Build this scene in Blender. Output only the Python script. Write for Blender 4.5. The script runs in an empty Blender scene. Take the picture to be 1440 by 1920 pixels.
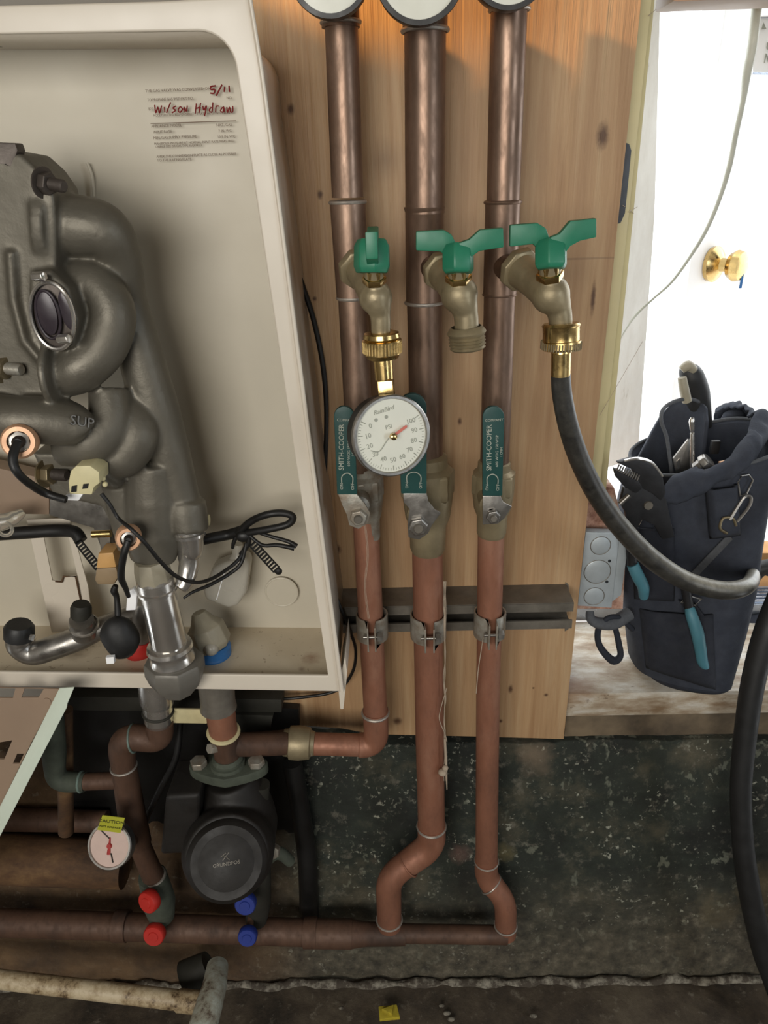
import bpy, bmesh, math, random
from mathutils import Vector, Matrix, noise
from mathutils.bvhtree import BVHTree
R = math.radians
random.seed(4)
SC = bpy.context.scene
COL = SC.collection

# ------------------------------------------------------------------ camera
W, H, F = 1440, 1920, 1387.0
CAMZ = 1.03
VPX, VPY = 815.0, 3950.0          # where plumb lines meet in the photograph
YAW = R(1.2)
d = Vector((VPX-720, VPY-960, F)).normalized()      # world down, in (right, down, forward)
zc = -d
yc = Vector((0, 0, 1)); yc = (yc-zc*yc.dot(zc)).normalized()
xc = yc.cross(zc)
c_, s_ = math.cos(YAW), math.sin(YAW)
xw = xc*c_ - yc*s_
yw = xc*s_ + yc*c_
zw = zc
CAM = Vector((0, 0, CAMZ))
def ray(px, py):
    v = Vector((px-720, py-960, F))
    return Vector((v.dot(xw), v.dot(yw), v.dot(zw)))
fwd = Vector((xw.z, yw.z, zw.z)); right = Vector((xw.x, yw.x, zw.x)); down = Vector((xw.y, yw.y, zw.y))
def P(px, py, Y):
    """world point seen at photo pixel (px,py) on the upright plane y = Y"""
    r = ray(px, py)
    return CAM + r*(Y/r.y)
def PZ(px, py, z):
    r = ray(px, py)
    return CAM + r*((z-CAM.z)/r.z)
def dep(p): return (p-CAM).dot(fwd)
def M(pxs, p): return pxs*dep(p)/F            # length in metres of pxs pixels at p
cam = bpy.data.cameras.new('camera'); co = bpy.data.objects.new('camera', cam); COL.objects.link(co)
cam.sensor_fit = 'VERTICAL'; cam.sensor_height = 36; cam.lens = 36*F/H; cam.clip_start = .01; cam.clip_end = 60
co.matrix_world = Matrix.Translation(CAM) @ Matrix((( right.x, -down.x, -fwd.x), (right.y, -down.y, -fwd.y), (right.z, -down.z, -fwd.z))).to_4x4()
SC.camera = co
cam.dof.use_dof = False

# ------------------------------------------------------------------ world, lights, exposure
SC.view_settings.view_transform = 'Standard'; SC.view_settings.look = 'None'
SC.view_settings.exposure = 0.0; SC.view_settings.gamma = 1.0; SC.view_settings.use_curve_mapping = False
wd = bpy.data.worlds.new('overcast_sky'); SC.world = wd; wd.use_nodes = True
wd.node_tree.nodes['Background'].inputs[0].default_value = (.93, .97, 1, 1)
wd.node_tree.nodes['Background'].inputs[1].default_value = 3.6
def area(name, loc, target, size, sy, power, col):
    l = bpy.data.lights.new(name, 'AREA'); l.shape = 'RECTANGLE'; l.size = size; l.size_y = sy; l.energy = power; l.color = col
    o = bpy.data.objects.new(name, l); COL.objects.link(o); o.location = loc
    o.rotation_euler = (Vector(target)-Vector(loc)).to_track_quat('-Z', 'Y').to_euler(); return o
# fills added behind and beside camera, and a warm lamp above the cabinet
area('rear_fill_light', (-.45, -1.35, 1.25), (.05, .75, .75), 1.3, .8, 30, (1, .965, .90))
area('side_fill_light', (1.15, -.35, 1.05), (.15, .75, .7), .3, .6, 4.5, (.84, .92, 1))  # unseen cool fill added to lift the right side
sp = bpy.data.lights.new('bulb_light', 'SPOT'); sp.energy = 27; sp.color = (1, .52, .16); sp.spot_size = R(47); sp.spot_blend = .06; sp.shadow_soft_size = .02
so = bpy.data.objects.new('bulb_light', sp); COL.objects.link(so); so.location = (-.40, .40, 1.46)
so.rotation_euler = (Vector((-.05, .755, 1.38))-Vector(so.location)).to_track_quat('-Z', 'Y').to_euler()

# ------------------------------------------------------------------ materials
MATS = {}
def lin(c):
    return tuple(((v/12.92) if v <= .04045 else ((v+.055)/1.055)**2.4) for v in c)
def rgb(r, g, b): return lin((r/255, g/255, b/255))
class NT:
    def __init__(s, name):
        s.m = bpy.data.materials.new(name); s.m.use_nodes = True; s.t = s.m.node_tree; s.b = s.t.nodes['Principled BSDF']
        s.tc = s.t.nodes.new('ShaderNodeTexCoord'); MATS[name] = s.m
    def n(s, typ, **kw):
        o = s.t.nodes.new(typ)
        for k, v in kw.items():
            if k.startswith('i_'):
                k2 = k[2:].replace('_', ' ')
                o.inputs[k2 if not k2.isdigit() else int(k2)].default_value = v
            else: setattr(o, k, v)
        return o
    def l(s, a, b): s.t.links.new(a, b)
    def noise(s, scale, detail=4, rough=.6, stretch=(1, 1, 1), dist=0):
        mp = s.n('ShaderNodeMapping'); s.l(s.tc.outputs['Object'], mp.inputs[0]); mp.inputs['Scale'].default_value = stretch
        o = s.n('ShaderNodeTexNoise'); o.inputs['Scale'].default_value = scale; o.inputs['Detail'].default_value = detail
        o.inputs['Roughness'].default_value = rough; o.inputs['Distortion'].default_value = dist
        s.l(mp.outputs[0], o.inputs['Vector']); return o.outputs['Fac']
    def ramp(s, fac, stops):
        o = s.n('ShaderNodeValToRGB'); e = o.color_ramp.elements
        while len(e) < len(stops): e.new(.5)
        for q, (p, c) in zip(e, stops): q.position = p; q.color = (*c, 1) if len(c) == 3 else c
        s.l(fac, o.inputs[0]); return o.outputs[0]
    def mix(s, fac, a, b):
        o = s.n('ShaderNodeMix', data_type='RGBA')
        for sock, v in ((o.inputs['Factor'], fac), (o.inputs[6], a), (o.inputs[7], b)):
            if isinstance(v, bpy.types.NodeSocket): s.l(v, sock)
            elif isinstance(v, (int, float)): sock.default_value = v
            else: sock.default_value = (*v, 1)
        return o.outputs[2]
    def col(s, v):
        if isinstance(v, bpy.types.NodeSocket): s.l(v, s.b.inputs['Base Color'])
        else: s.b.inputs['Base Color'].default_value = (*v, 1)
    def bump(s, h, strength=.3, dist=.001):
        o = s.n('ShaderNodeBump'); o.inputs['Strength'].default_value = strength; o.inputs['Distance'].default_value = dist
        s.l(h, o.inputs['Height']); s.l(o.outputs[0], s.b.inputs['Normal'])
    def spot(s, pos, r, soft=.5, nz=.0, nzs=200, sc=(1, 1, 1)):
        """1 inside a blotch round a world position, 0 outside"""
        sub = s.n('ShaderNodeVectorMath', operation='SUBTRACT'); s.l(s.tc.outputs['Object'], sub.inputs[0]); sub.inputs[1].default_value = pos
        mu = s.n('ShaderNodeVectorMath', operation='MULTIPLY'); s.l(sub.outputs[0], mu.inputs[0]); mu.inputs[1].default_value = sc
        le = s.n('ShaderNodeVectorMath', operation='LENGTH'); s.l(mu.outputs[0], le.inputs[0])
        v = le.outputs['Value']
        if nz:
            ad = s.n('ShaderNodeMath', operation='MULTIPLY_ADD'); s.l(s.noise(nzs, 3), ad.inputs[0]); ad.inputs[1].default_value = nz*r; s.l(v, ad.inputs[2]); v = ad.outputs[0]
            r = r*(1+nz*.5)
        mr = s.n('ShaderNodeMapRange'); s.l(v, mr.inputs[0]); mr.inputs[1].default_value = r*(1-soft); mr.inputs[2].default_value = r
        mr.inputs[3].default_value = 1; mr.inputs[4].default_value = 0
        return mr.outputs[0]
    def maxi(s, a, b):
        o = s.n('ShaderNodeMath', operation='MAXIMUM'); s.l(a, o.inputs[0]); s.l(b, o.inputs[1]); return o.outputs[0]
    def mul(s, a, k):
        o = s.n('ShaderNodeMath', operation='MULTIPLY'); s.l(a, o.inputs[0])
        if isinstance(k, bpy.types.NodeSocket): s.l(k, o.inputs[1])
        else: o.inputs[1].default_value = k
        return o.outputs[0]
    def setv(s, **kw):
        for k, v in kw.items():
            s.b.inputs[k.replace('_', ' ')].default_value = v
def simple(name, c, rough=.5, metal=0, var=.25, scale=60, bump=.15, c2=None, **kw):
    t = NT(name); f = t.noise(scale, 5)
    dk = tuple(v*(1-var) for v in c) if c2 is None else c2
    t.col(t.ramp(f, [(.3, dk), (.7, c)])); t.setv(Roughness=rough, Metallic=metal)
    rr = t.n('ShaderNodeMapRange'); t.l(t.noise(scale*.7, 3), rr.inputs[0]); rr.inputs[1].default_value = .3; rr.inputs[2].default_value = .7
    rr.inputs[3].default_value = max(.03, rough-.1); rr.inputs[4].default_value = min(1, rough+.12); t.l(rr.outputs[0], t.b.inputs['Roughness'])
    if bump: t.bump(t.noise(scale*5, 3), bump, .0006)
    for k, v in kw.items(): t.b.inputs[k.replace('_', ' ')].default_value = v
    return t.m
simple('white_enamel', rgb(216, 206, 190), .35, 0, .06, 12, .05)
simple('white_back', rgb(198, 190, 172), .45, 0, .08, 10, .06)
def copper(name, a, b, c, rough, metal):
    t = NT(name)
    f = t.noise(22, 6, .65, (1, 1, .35)); g = t.noise(120, 4, .6, (1, 1, .4))
    c1 = t.ramp(f, [(.28, a), (.5, b), (.75, c)])
    t.col(t.mix(t.mul(t.ramp(g, [(.5, (0, 0, 0)), (.75, (1, 1, 1))]), .35), c1, tuple(v*.6 for v in a)))
    rr = t.n('ShaderNodeMapRange'); t.l(g, rr.inputs[0]); rr.inputs[1].default_value = .3; rr.inputs[2].default_value = .7; rr.inputs[3].default_value = rough-.08; rr.inputs[4].default_value = rough+.14
    t.l(rr.outputs[0], t.b.inputs['Roughness']); t.setv(Metallic=metal); t.bump(g, .12, .0008); return t.m
copper('copper_aged', rgb(96, 78, 66), rgb(128, 104, 88), rgb(160, 134, 116), .38, .7)
copper('copper_dull', rgb(128, 88, 70), rgb(150, 102, 80), rgb(164, 122, 100), .5, .35)
copper('copper_grimy', rgb(60, 46, 38), rgb(86, 62, 48), rgb(104, 78, 62), .6, .25)
simple('solder', rgb(190, 182, 172), .45, .7, .3, 200, .3)
simple('solder_green', rgb(120, 138, 128), .65, .3, .35, 150, .4)
simple('brass_bright', rgb(214, 184, 124), .25, 1, .15, 80, .08)
simple('brass_dull', rgb(146, 132, 104), .45, .75, .3, 60, .2)
simple('bronze_body', rgb(158, 144, 114), .45, .5, .3, 50, .25)
simple('chrome', rgb(216, 212, 206), .22, .9, .15, 40, .04)
simple('steel', rgb(168, 164, 158), .36, .9, .3, 90, .15)
simple('steel_dark', rgb(120, 114, 104), .5, .35, .35, 60, .2)
simple('steel_rusty', rgb(172, 170, 160), .42, .5, .5, 70, .3, c2=rgb(128, 112, 94))
simple('green_paint', rgb(40, 122, 92), .42, 0, .15, 40, .08)
simple('green_vinyl', rgb(28, 70, 66), .5, 0, .15, 60, .1)
simple('cast_aluminium', rgb(108, 103, 92), .52, .5, .14, 30, .6)
simple('cast_dark', rgb(84, 76, 70), .5, .5, .15, 60, .3)
simple('black_rubber', rgb(30, 30, 30), .55, 0, .25, 60, .15)
simple('black_wire', rgb(22, 21, 20), .5, 0, .2, 80, .05)
simple('black_plastic', rgb(19, 18, 17), .45, 0, .2, 40, .15)
simple('pump_black', rgb(27, 23, 19), .62, 0, .35, 40, .3)
simple('black_fabric', rgb(50, 54, 64), .9, 0, .25, 90, .5)
simple('black_fabric_dark', rgb(38, 41, 50), .9, 0, .25, 90, .5)
simple('webbing_grey', rgb(84, 86, 90), .85, 0, .25, 200, .4)
simple('black_oxide', rgb(60, 60, 62), .42, .6, .3, 60, .2)
simple('teal_grip', rgb(76, 128, 142), .5, 0, .1, 60, .1)
simple('red_plastic', rgb(168, 40, 34), .45, 0, .1, 60, .05)
simple('red_cap', rgb(186, 40, 30), .5, 0, .15, 60, .05)
simple('blue_cap', rgb(30, 50, 130), .5, 0, .15, 60, .05)
simple('blue_plastic', rgb(48, 108, 168), .45, 0, .15, 60, .05)
simple('grey_plastic', rgb(158, 150, 130), .5, 0, .2, 60, .2)
simple('cream_plastic', rgb(214, 204, 160), .45, 0, .12, 90, .1)
simple('clear_grey_plastic', rgb(206, 200, 186), .25, 0, .1, 30, .05, Transmission_Weight=.35)
simple('clear_plastic', rgb(225, 220, 208), .15, 0, .08, 30, .05, Transmission_Weight=.8)
simple('cream_strap', rgb(206, 194, 150), .6, 0, .2, 60, .1)
simple('union_grey', rgb(120, 116, 108), .5, .3, .15, 60, .15)
simple('packing_wood', rgb(120, 104, 82), .8, 0, .5, 14, .5, c2=rgb(50, 42, 34))
simple('orange_tan', rgb(206, 160, 100), .5, 0, .12, 60, .1)
simple('tan_plastic', rgb(150, 128, 98), .5, 0, .2, 60, .1)
simple('copper_pink', rgb(226, 176, 138), .35, .25, .2, 60, .1)
simple('purple_glass', rgb(56, 48, 54), .3, .1, .2, 40, .05)
simple('gauge_face', rgb(222, 222, 208), .4, 0, .06, 40, .0)
simple('gauge_print', rgb(158, 160, 148), .6, 0, .05, 40, 0)
simple('gauge_red', rgb(206, 112, 96), .5, 0, .1, 40, 0)
simple('gauge_face_old', rgb(206, 180, 168), .45, 0, .12, 60, 0)
simple('yellow_tag', rgb(176, 176, 52), .6, 0, .2, 60, .05)
simple('tag_ink', rgb(80, 82, 30), .6, 0, .1, 60, 0)
simple('ink_brown', rgb(116, 98, 82), .7, 0, .1, 60, 0)
simple('ink_red', rgb(132, 28, 30), .6, 0, .3, 300, 0)
simple('handle_ink', rgb(176, 180, 166), .6, 0, .3, 300, 0)
simple('conduit_grey', rgb(178, 186, 190), .5, .25, .15, 60, .12)
simple('conduit_dark', rgb(36, 40, 44), .6, 0, .1, 60, 0)
simple('trim_cream', rgb(202, 190, 146), .5, 0, .12, 20, .1)
simple('door_white', rgb(246, 246, 246), .5, 0, .03, 10, .05)
simple('white_paper', rgb(250, 250, 250), .6, 0, .02, 30, 0)
simple('latch_dark', rgb(76, 80, 86), .6, .1, .2, 60, .1)
simple('cable_white', rgb(186, 186, 172), .5, 0, .15, 60, .1)
simple('cobweb', rgb(176, 160, 140), .9, 0, .2, 60, .3)
simple('orange_wood', rgb(206, 152, 92), .6, 0, .2, 30, .1)
simple('threshold_metal', rgb(172, 178, 188), .3, .8, .2, 60, .1)
simple('scrap_yellow', rgb(190, 170, 50), .6, 0, .4, 80, .2)
simple('plumber_putty', rgb(150, 116, 96), .8, 0, .4, 60, .5)
simple('room_wall', rgb(150, 144, 134), .8, 0, .2, 5, .1)
simple('pale_board', rgb(196, 164, 128), .7, 0, .15, 10, .1)
simple('dusty_sheet', rgb(206, 216, 200), .5, 0, .08, 20, .05)
simple('panel_tan', rgb(150, 128, 108), .55, 0, .1, 16, .08)
simple('dark_iron', rgb(50, 48, 40), .7, .2, .4, 30, .3)
simple('lichen_iron', rgb(80, 86, 74), .75, .1, .4, 60, .5)
# ------------------------------------------------------------------ mesh helpers
def roundpath(pts, radii, rad, n=6):
    out, rr = [pts[0]], [radii[0]]
    for i in range(1, len(pts)-1):
        p = pts[i]; a = pts[i-1]-p; b = pts[i+1]-p
        if min(a.length, b.length) < 1e-7: continue
        k = min(rad, a.length*.49, b.length*.49)
        A = p+a.normalized()*k; B = p+b.normalized()*k
        for j in range(n+1):
            t = j/n; out.append(A*(1-t)**2+p*2*t*(1-t)+B*t*t); rr.append(radii[i])
    out.append(pts[-1]); rr.append(radii[-1]); return out, rr
def catmull(pts, radii, n=6):
    out, rr = [], []; m = len(pts)
    for i in range(m-1):
        p0 = pts[max(i-1, 0)]; p1 = pts[i]; p2 = pts[i+1]; p3 = pts[min(i+2, m-1)]
        for j in range(n):
            t = j/n
            out.append(.5*((2*p1)+(p2-p0)*t+(2*p0-5*p1+4*p2-p3)*t*t+(3*p1-p0-3*p2+p3)*t**3)); rr.append(radii[i]*(1-t)+radii[i+1]*t)
    out.append(pts[-1]); rr.append(radii[-1]); return out, rr
class MB:
    def __init__(s): s.bm = bmesh.new()
    def sweep(s, pts, radii, seg=20, caps=True, up=None, flat=1.0, closed=False, phase=0):
        """tube along pts; flat squashes it along the frame's second axis"""
        pts = [Vector(p) for p in pts]
        if not isinstance(radii, (list, tuple)): radii = [radii]*len(pts)
        n = len(pts); T = []
        for i in range(n):
            a = pts[(i-1) % n] if (closed or i > 0) else pts[i]; b = pts[(i+1) % n] if (closed or i < n-1) else pts[i]
            t = b-a
            T.append(t.normalized() if t.length > 1e-9 else (T[-1] if T else Vector((0, 0, 1))))
        u = Vector(up) if up is not None else (Vector((0, 0, 1)) if abs(T[0].z) < .9 else Vector((1, 0, 0)))
        u = (u-T[0]*u.dot(T[0])).normalized(); rings = []
        for i in range(n):
            if up is not None:
                q = Vector(up); q = q-T[i]*q.dot(T[i]); u = q.normalized() if q.length > 1e-6 else u
            else: u = (u-T[i]*u.dot(T[i])).normalized()
            v = T[i].cross(u)
            rings.append([s.bm.verts.new(pts[i]+(u*math.cos(2*math.pi*k/seg+phase)+v*math.sin(2*math.pi*k/seg+phase)*flat)*radii[i]) for k in range(seg)])
        for i in range(n if closed else n-1):
            A = rings[i]; B = rings[(i+1) % n]
            for k in range(seg): s.bm.faces.new((A[k], A[(k+1) % seg], B[(k+1) % seg], B[k]))
        if caps and not closed:
            s.bm.faces.new(list(reversed(rings[0]))); s.bm.faces.new(rings[-1])
        return s
    def lathe(s, p0, p1, prof, seg=28, caps=True, up=None, phase=0):
        """profile [(t, radius)] with t from 0 to 1 along p0-p1"""
        p0 = Vector(p0); p1 = Vector(p1); ax = p1-p0; T = ax.normalized()
        u = Vector(up) if up is not None else (Vector((0, 0, 1)) if abs(T.z) < .9 else Vector((1, 0, 0)))
        u = (u-T*u.dot(T)).normalized(); v = T.cross(u); rings = []
        for t, r in prof:
            r = max(r, 1e-5)
            rings.append([s.bm.verts.new(p0+ax*t+(u*math.cos(2*math.pi*k/seg+phase)+v*math.sin(2*math.pi*k/seg+phase))*r) for k in range(seg)])
        for A, B in zip(rings, rings[1:]):
            for k in range(seg): s.bm.faces.new((A[k], A[(k+1) % seg], B[(k+1) % seg], B[k]))
        if caps: s.bm.faces.new(list(reversed(rings[0]))); s.bm.faces.new(rings[-1])
        return s
    def hex(s, p0, p1, r, up=None): return s.lathe(p0, p1, [(0, r*.93), (.08, r), (.92, r), (1, r*.93)], 6, up=up)
    def ball(s, c, r, sc=(1, 1, 1), seg=16):
        m = Matrix.Translation(c) @ Matrix.Diagonal((r*sc[0], r*sc[1], r*sc[2], 1))
        bmesh.ops.create_uvsphere(s.bm, u_segments=seg, v_segments=max(6, seg//2), radius=1, matrix=m); return s
    def prism(s, pts, vec):
        vec = Vector(vec); A = [s.bm.verts.new(Vector(p)) for p in pts]; B = [s.bm.verts.new(Vector(p)+vec) for p in pts]; n = len(A)
        s.bm.faces.new(A); s.bm.faces.new(list(reversed(B)))
        for k in range(n): s.bm.faces.new((A[(k+1) % n], A[k], B[k], B[(k+1) % n]))
        return s
    def box(s, c, sx, sy, sz, rot=None):
        m = Matrix.Translation(c) @ (rot.to_4x4() if rot else Matrix.Identity(4)) @ Matrix.Diagonal((sx, sy, sz, 1))
        bmesh.ops.create_cube(s.bm, size=1, matrix=m); return s
    def torus(s, c, ax, Rr, r, seg=32, seg2=8, a0=0, a1=2*math.pi, up=None):
        ax = Vector(ax).normalized(); u = Vector(up) if up is not None else (Vector((0, 0, 1)) if abs(ax.z) < .9 else Vector((1, 0, 0)))
        u = (u-ax*u.dot(ax)).normalized(); v = ax.cross(u); full = abs(a1-a0-2*math.pi) < 1e-6
        n = seg if full else seg+1
        pts = [Vector(c)+(u*math.cos(a0+(a1-a0)*k/seg)+v*math.sin(a0+(a1-a0)*k/seg))*Rr for k in range(n)]
        return s.sweep(pts, [r]*n, seg2, up=ax, closed=full)
    def holed(s, outer, holes, vec):
        """flat sheet with openings, given thickness vec"""
        vec = Vector(vec); fr = []; es = []
        for loop in [outer]+holes:
            vs = [s.bm.verts.new(Vector(p)) for p in loop]; fr.append(vs)
            for k in range(len(vs)): es.append(s.bm.edges.new((vs[k], vs[(k+1) % len(vs)])))
        g = bmesh.ops.triangle_fill(s.bm, edges=es, use_beauty=True, use_dissolve=False)
        fs = [f for f in g['geom'] if isinstance(f, bmesh.types.BMFace)]
        e = bmesh.ops.extrude_face_region(s.bm, geom=fs)
        bmesh.ops.translate(s.bm, verts=[v for v in e['geom'] if isinstance(v, bmesh.types.BMVert)], vec=vec)
        for f in fs:
            if f.is_valid: s.bm.faces.ensure_lookup_table()
        return s
    def grid(s, fn, nu, nv):
        vs = [[s.bm.verts.new(fn(i/nu, j/nv)) for j in range(nv+1)] for i in range(nu+1)]
        for i in range(nu):
            for j in range(nv): s.bm.faces.new((vs[i][j], vs[i+1][j], vs[i+1][j+1], vs[i][j+1]))
        return s
    def loft(s, rings, caps=True):
        R_ = [[s.bm.verts.new(Vector(p)) for p in r] for r in rings]; n = len(R_[0])
        for A, B in zip(R_, R_[1:]):
            for k in range(n): s.bm.faces.new((A[k], A[(k+1) % n], B[(k+1) % n], B[k]))
        if caps: s.bm.faces.new(list(reversed(R_[0]))); s.bm.faces.new(R_[-1])
        return s
    def build(s, name, mat, parent=None, bevel=0, ang=38, recalc=True, seg=2):
        if recalc: bmesh.ops.recalc_face_normals(s.bm, faces=s.bm.faces)
        if bevel:
            es = [e for e in s.bm.edges if len(e.link_faces) == 2 and e.calc_face_angle(0) > R(30)]
            bmesh.ops.bevel(s.bm, geom=es, offset=bevel, segments=seg, affect='EDGES', clamp_overlap=True, profile=.6)
        me = bpy.data.meshes.new(name); s.bm.to_mesh(me); s.bm.free()
        return link(name, me, mat, parent, ang)
def link(name, me, mat, parent=None, ang=38):
    for p in me.polygons: p.use_smooth = True
    me.set_sharp_from_angle(angle=R(ang))
    me.materials.clear(); me.materials.append(MATS[mat] if isinstance(mat, str) else mat)
    o = bpy.data.objects.new(name, me); COL.objects.link(o)
    if parent is not None: adopt(o, parent)
    return o
WORLD = {}
def adopt(o, parent):
    o.parent = parent
    L = WORLD.get(parent.name, Vector((0, 0, 0)))
    o.matrix_parent_inverse = Matrix.Translation(-L)
def thing(name, label, cat, base=(0, 0, 0), group=None):
    o = bpy.data.objects.new(name, None); COL.objects.link(o); o.location = base; o.empty_display_size = .02
    WORLD[o.name] = Vector(base); return tag(o, label, cat, group)
def tag(o, label, cat, group=None):
    o['label'] = label; o['category'] = cat
    if group: o['group'] = group
    return o
def struct(o, label=None, cat=None):
    o['kind'] = 'structure'
    if label: o['label'] = label
    if cat: o['category'] = cat
    return o
def stuff(o, label, cat): o['kind'] = 'stuff'; return tag(o, label, cat)
def pth(lst, fac=1.0):
    """[(px, py, Y, radius in px)] -> points, radii"""
    pts = [P(a, b, c) for a, b, c, _ in lst]; return pts, [M(r, p)*fac for (_, _, _, r), p in zip(lst, pts)]
def tube(lst, mode='c', rad=.02, n=6, seg=20, mb=None, **kw):
    pts, rr = pth(lst)
    if mode == 'c': pts, rr = catmull(pts, rr, n)
    elif mode == 'r': pts, rr = roundpath(pts, rr, rad, n)
    return (mb or MB()).sweep(pts, rr, seg, **kw)
def poly(lst, Y): return [P(a, b, Y) for a, b in lst]
def bvh(o):
    me = o.data; return BVHTree.FromPolygons([v.co.copy() for v in me.vertices], [tuple(p.vertices) for p in me.polygons])
def hit(tree, px, py, fallback=.6):
    r = ray(px, py).normalized(); loc, nrm, i, dd = tree.ray_cast(CAM, r)
    if loc is None: return P(px, py, fallback), Vector((0, -1, 0))
    if nrm.dot(r) > 0: nrm = -nrm
    return loc, nrm
def text(body, name, c, xd, yd, size, mat, parent=None, ext=.0002, align='CENTER', shear=0, sx=1.0):
    cu = bpy.data.curves.new(name, 'FONT'); cu.body = body; cu.size = 1; cu.align_x = align; cu.align_y = 'CENTER'; cu.extrude = ext/size; cu.shear = shear; cu.resolution_u = 2
    o = bpy.data.objects.new(name, cu); COL.objects.link(o)
    dg = bpy.context.evaluated_depsgraph_get(); me = bpy.data.meshes.new_from_object(o.evaluated_get(dg))
    bpy.data.objects.remove(o)
    xd = Vector(xd).normalized(); zd = xd.cross(Vector(yd)).normalized(); yd = zd.cross(xd)
    mt = Matrix.Translation(c) @ Matrix(((xd.x, yd.x, zd.x), (xd.y, yd.y, zd.y), (xd.z, yd.z, zd.z))).to_4x4() @ Matrix.Diagonal((size*sx, size, size, 1))
    me.transform(mt); me.name = name
    return link(name, me, mat, parent)
def bake(o, mods):
    for t, kw in mods:
        m = o.modifiers.new('m', t)
        for k, v in kw.items(): setattr(m, k, v)
    dg = bpy.context.evaluated_depsgraph_get(); dg.update()
    me = bpy.data.meshes.new_from_object(o.evaluated_get(dg)); o.modifiers.clear(); o.data = me
    for p in me.polygons: p.use_smooth = True
    return o
def face_dirs(px, py, Y):
    a = P(px, py, Y); return a, (P(px+2, py, Y)-a).normalized(), (P(px, py-2, Y)-a).normalized()
def towards(p, k=1.0): return (CAM-p).normalized()*k
# ================================================================== large structure
YB = .755                       # face of the plywood board
YP = .690                       # centre plane of the copper risers
# plywood board with grain and knots
t = NT('plywood')
fine = t.noise(14, 6, .62, (7, 1, .35), .6); broad = t.noise(5, 3, .5, (2.2, 1, .35), 1.2)
wv = t.ramp(fine, [(.28, rgb(160, 124, 88)), (.5, rgb(178, 144, 106)), (.72, rgb(192, 162, 124))])
c = t.mix(t.mul(t.ramp(broad, [(.42, (0, 0, 0)), (.62, (1, 1, 1))]), .45), wv, rgb(156, 122, 90))
kn = None
for kx, ky, kr, sz in ((545, 205, .0042, .7), (600, 365, .0035, .7), (632, 1030, .006, .8), (745, 1352, .0075, 1), (938, 1352, .004, 1), (1130, 255, .007, .5), (1024, 1303, .0035, 1), (957, 1292, .004, .5), (590, 560, .003, 1), (862, 790, .003, .6), (1112, 560, .003, .15), (1000, 1290, .002, 1)):
    s = t.spot(P(kx, ky, YB), kr, .55, .5, 220, (1, 1, sz)); kn = s if kn is None else t.maxi(kn, s)
c = t.mix(t.mul(kn, .85), c, rgb(70, 40, 26))
sm = t.spot(P(722, 300, YB), .022, .95, .3, 60); c = t.mix(t.mul(sm, .4), c, rgb(80, 56, 44))
ln = t.spot(P(1090, 485, YB), .06, .05, 0, 60, (1, 1, 60)); c = t.mix(t.mul(ln, .35), c, rgb(100, 76, 60))
t.col(c); t.setv(Roughness=.55); t.bump(t.noise(12, 5, .6, (10, 1, .3), .5), .7, .003)
t = NT('concrete_mossy')
a = t.noise(9, 8, .68); b = t.noise(55, 6, .7); g = t.noise(3.2, 4, .6)
base = t.ramp(a, [(.36, rgb(24, 26, 21)), (.52, rgb(38, 43, 35)), (.70, rgb(84, 78, 62))])
base = t.mix(t.mul(t.ramp(b, [(.56, (0, 0, 0)), (.70, (1, 1, 1))]), .45), base, rgb(124, 118, 104))
spk = t.ramp(t.noise(125, 3, .6, (1, 1, 1), .15), [(.61, (0, 0, 0)), (.67, (1, 1, 1))]); msk = t.ramp(t.noise(16, 3), [(.44, (0, 0, 0)), (.58, (1, 1, 1))])
base = t.mix(t.mul(t.mul(spk, msk), .8), base, rgb(158, 158, 142))
spk = t.ramp(t.noise(46, 3, .6, (1, 1, .7), .3), [(.63, (0, 0, 0)), (.68, (1, 1, 1))])
base = t.mix(t.mul(spk, .5), base, rgb(120, 122, 106))
low = t.n('ShaderNodeSeparateXYZ'); t.l(t.tc.outputs['Object'], low.inputs[0])
zt, zb = P(1000, 1640, .72).z, P(1000, 1800, .70).z
mr = t.n('ShaderNodeMapRange'); t.l(low.outputs['Z'], mr.inputs[0]); mr.inputs[1].default_value = zb; mr.inputs[2].default_value = zt; mr.inputs[3].default_value = .6; mr.inputs[4].default_value = 0
base = t.mix(mr.outputs[0], base, t.ramp(b, [(.35, rgb(58, 50, 40)), (.65, rgb(112, 102, 84))]))
for px_, py_, rr_, cc in ((1010, 1430, .035, rgb(132, 112, 92)), (1130, 1395, .03, rgb(120, 104, 84)), (1200, 1372, .03, rgb(128, 112, 88)), (945, 1590, .02, rgb(150, 134, 86)), (860, 1590, .022, rgb(128, 96, 86)), (700, 1600, .014, rgb(124, 88, 76)), (1330, 1680, .05, rgb(112, 98, 70)), (1060, 1700, .03, rgb(118, 112, 100)), (1420, 1640, .05, rgb(116, 100, 70))):
    base = t.mix(t.mul(t.spot(P(px_, py_, .745), rr_, .7, .9, 60), .7), base, cc)
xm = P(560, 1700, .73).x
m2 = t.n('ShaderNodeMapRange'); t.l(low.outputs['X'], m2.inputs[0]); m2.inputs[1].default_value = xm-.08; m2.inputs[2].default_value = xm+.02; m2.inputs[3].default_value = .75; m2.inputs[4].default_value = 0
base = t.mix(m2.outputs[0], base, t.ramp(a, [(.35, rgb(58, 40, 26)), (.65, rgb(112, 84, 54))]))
t.col(base); t.setv(Roughness=.85); t.bump(b, .6, .004)
t = NT('floor_dirt')
a = t.noise(12, 8, .7); b = t.noise(70, 6, .7)
c = t.ramp(a, [(.35, rgb(44, 38, 30)), (.5, rgb(70, 60, 48)), (.68, rgb(96, 86, 70))]); c = t.mix(t.mul(t.ramp(b, [(.58, (0, 0, 0)), (.72, (1, 1, 1))]), .5), c, rgb(140, 132, 116))
t.col(c); t.setv(Roughness=.75); t.bump(b, .5, .003)
t = NT('sill_wood')
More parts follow.
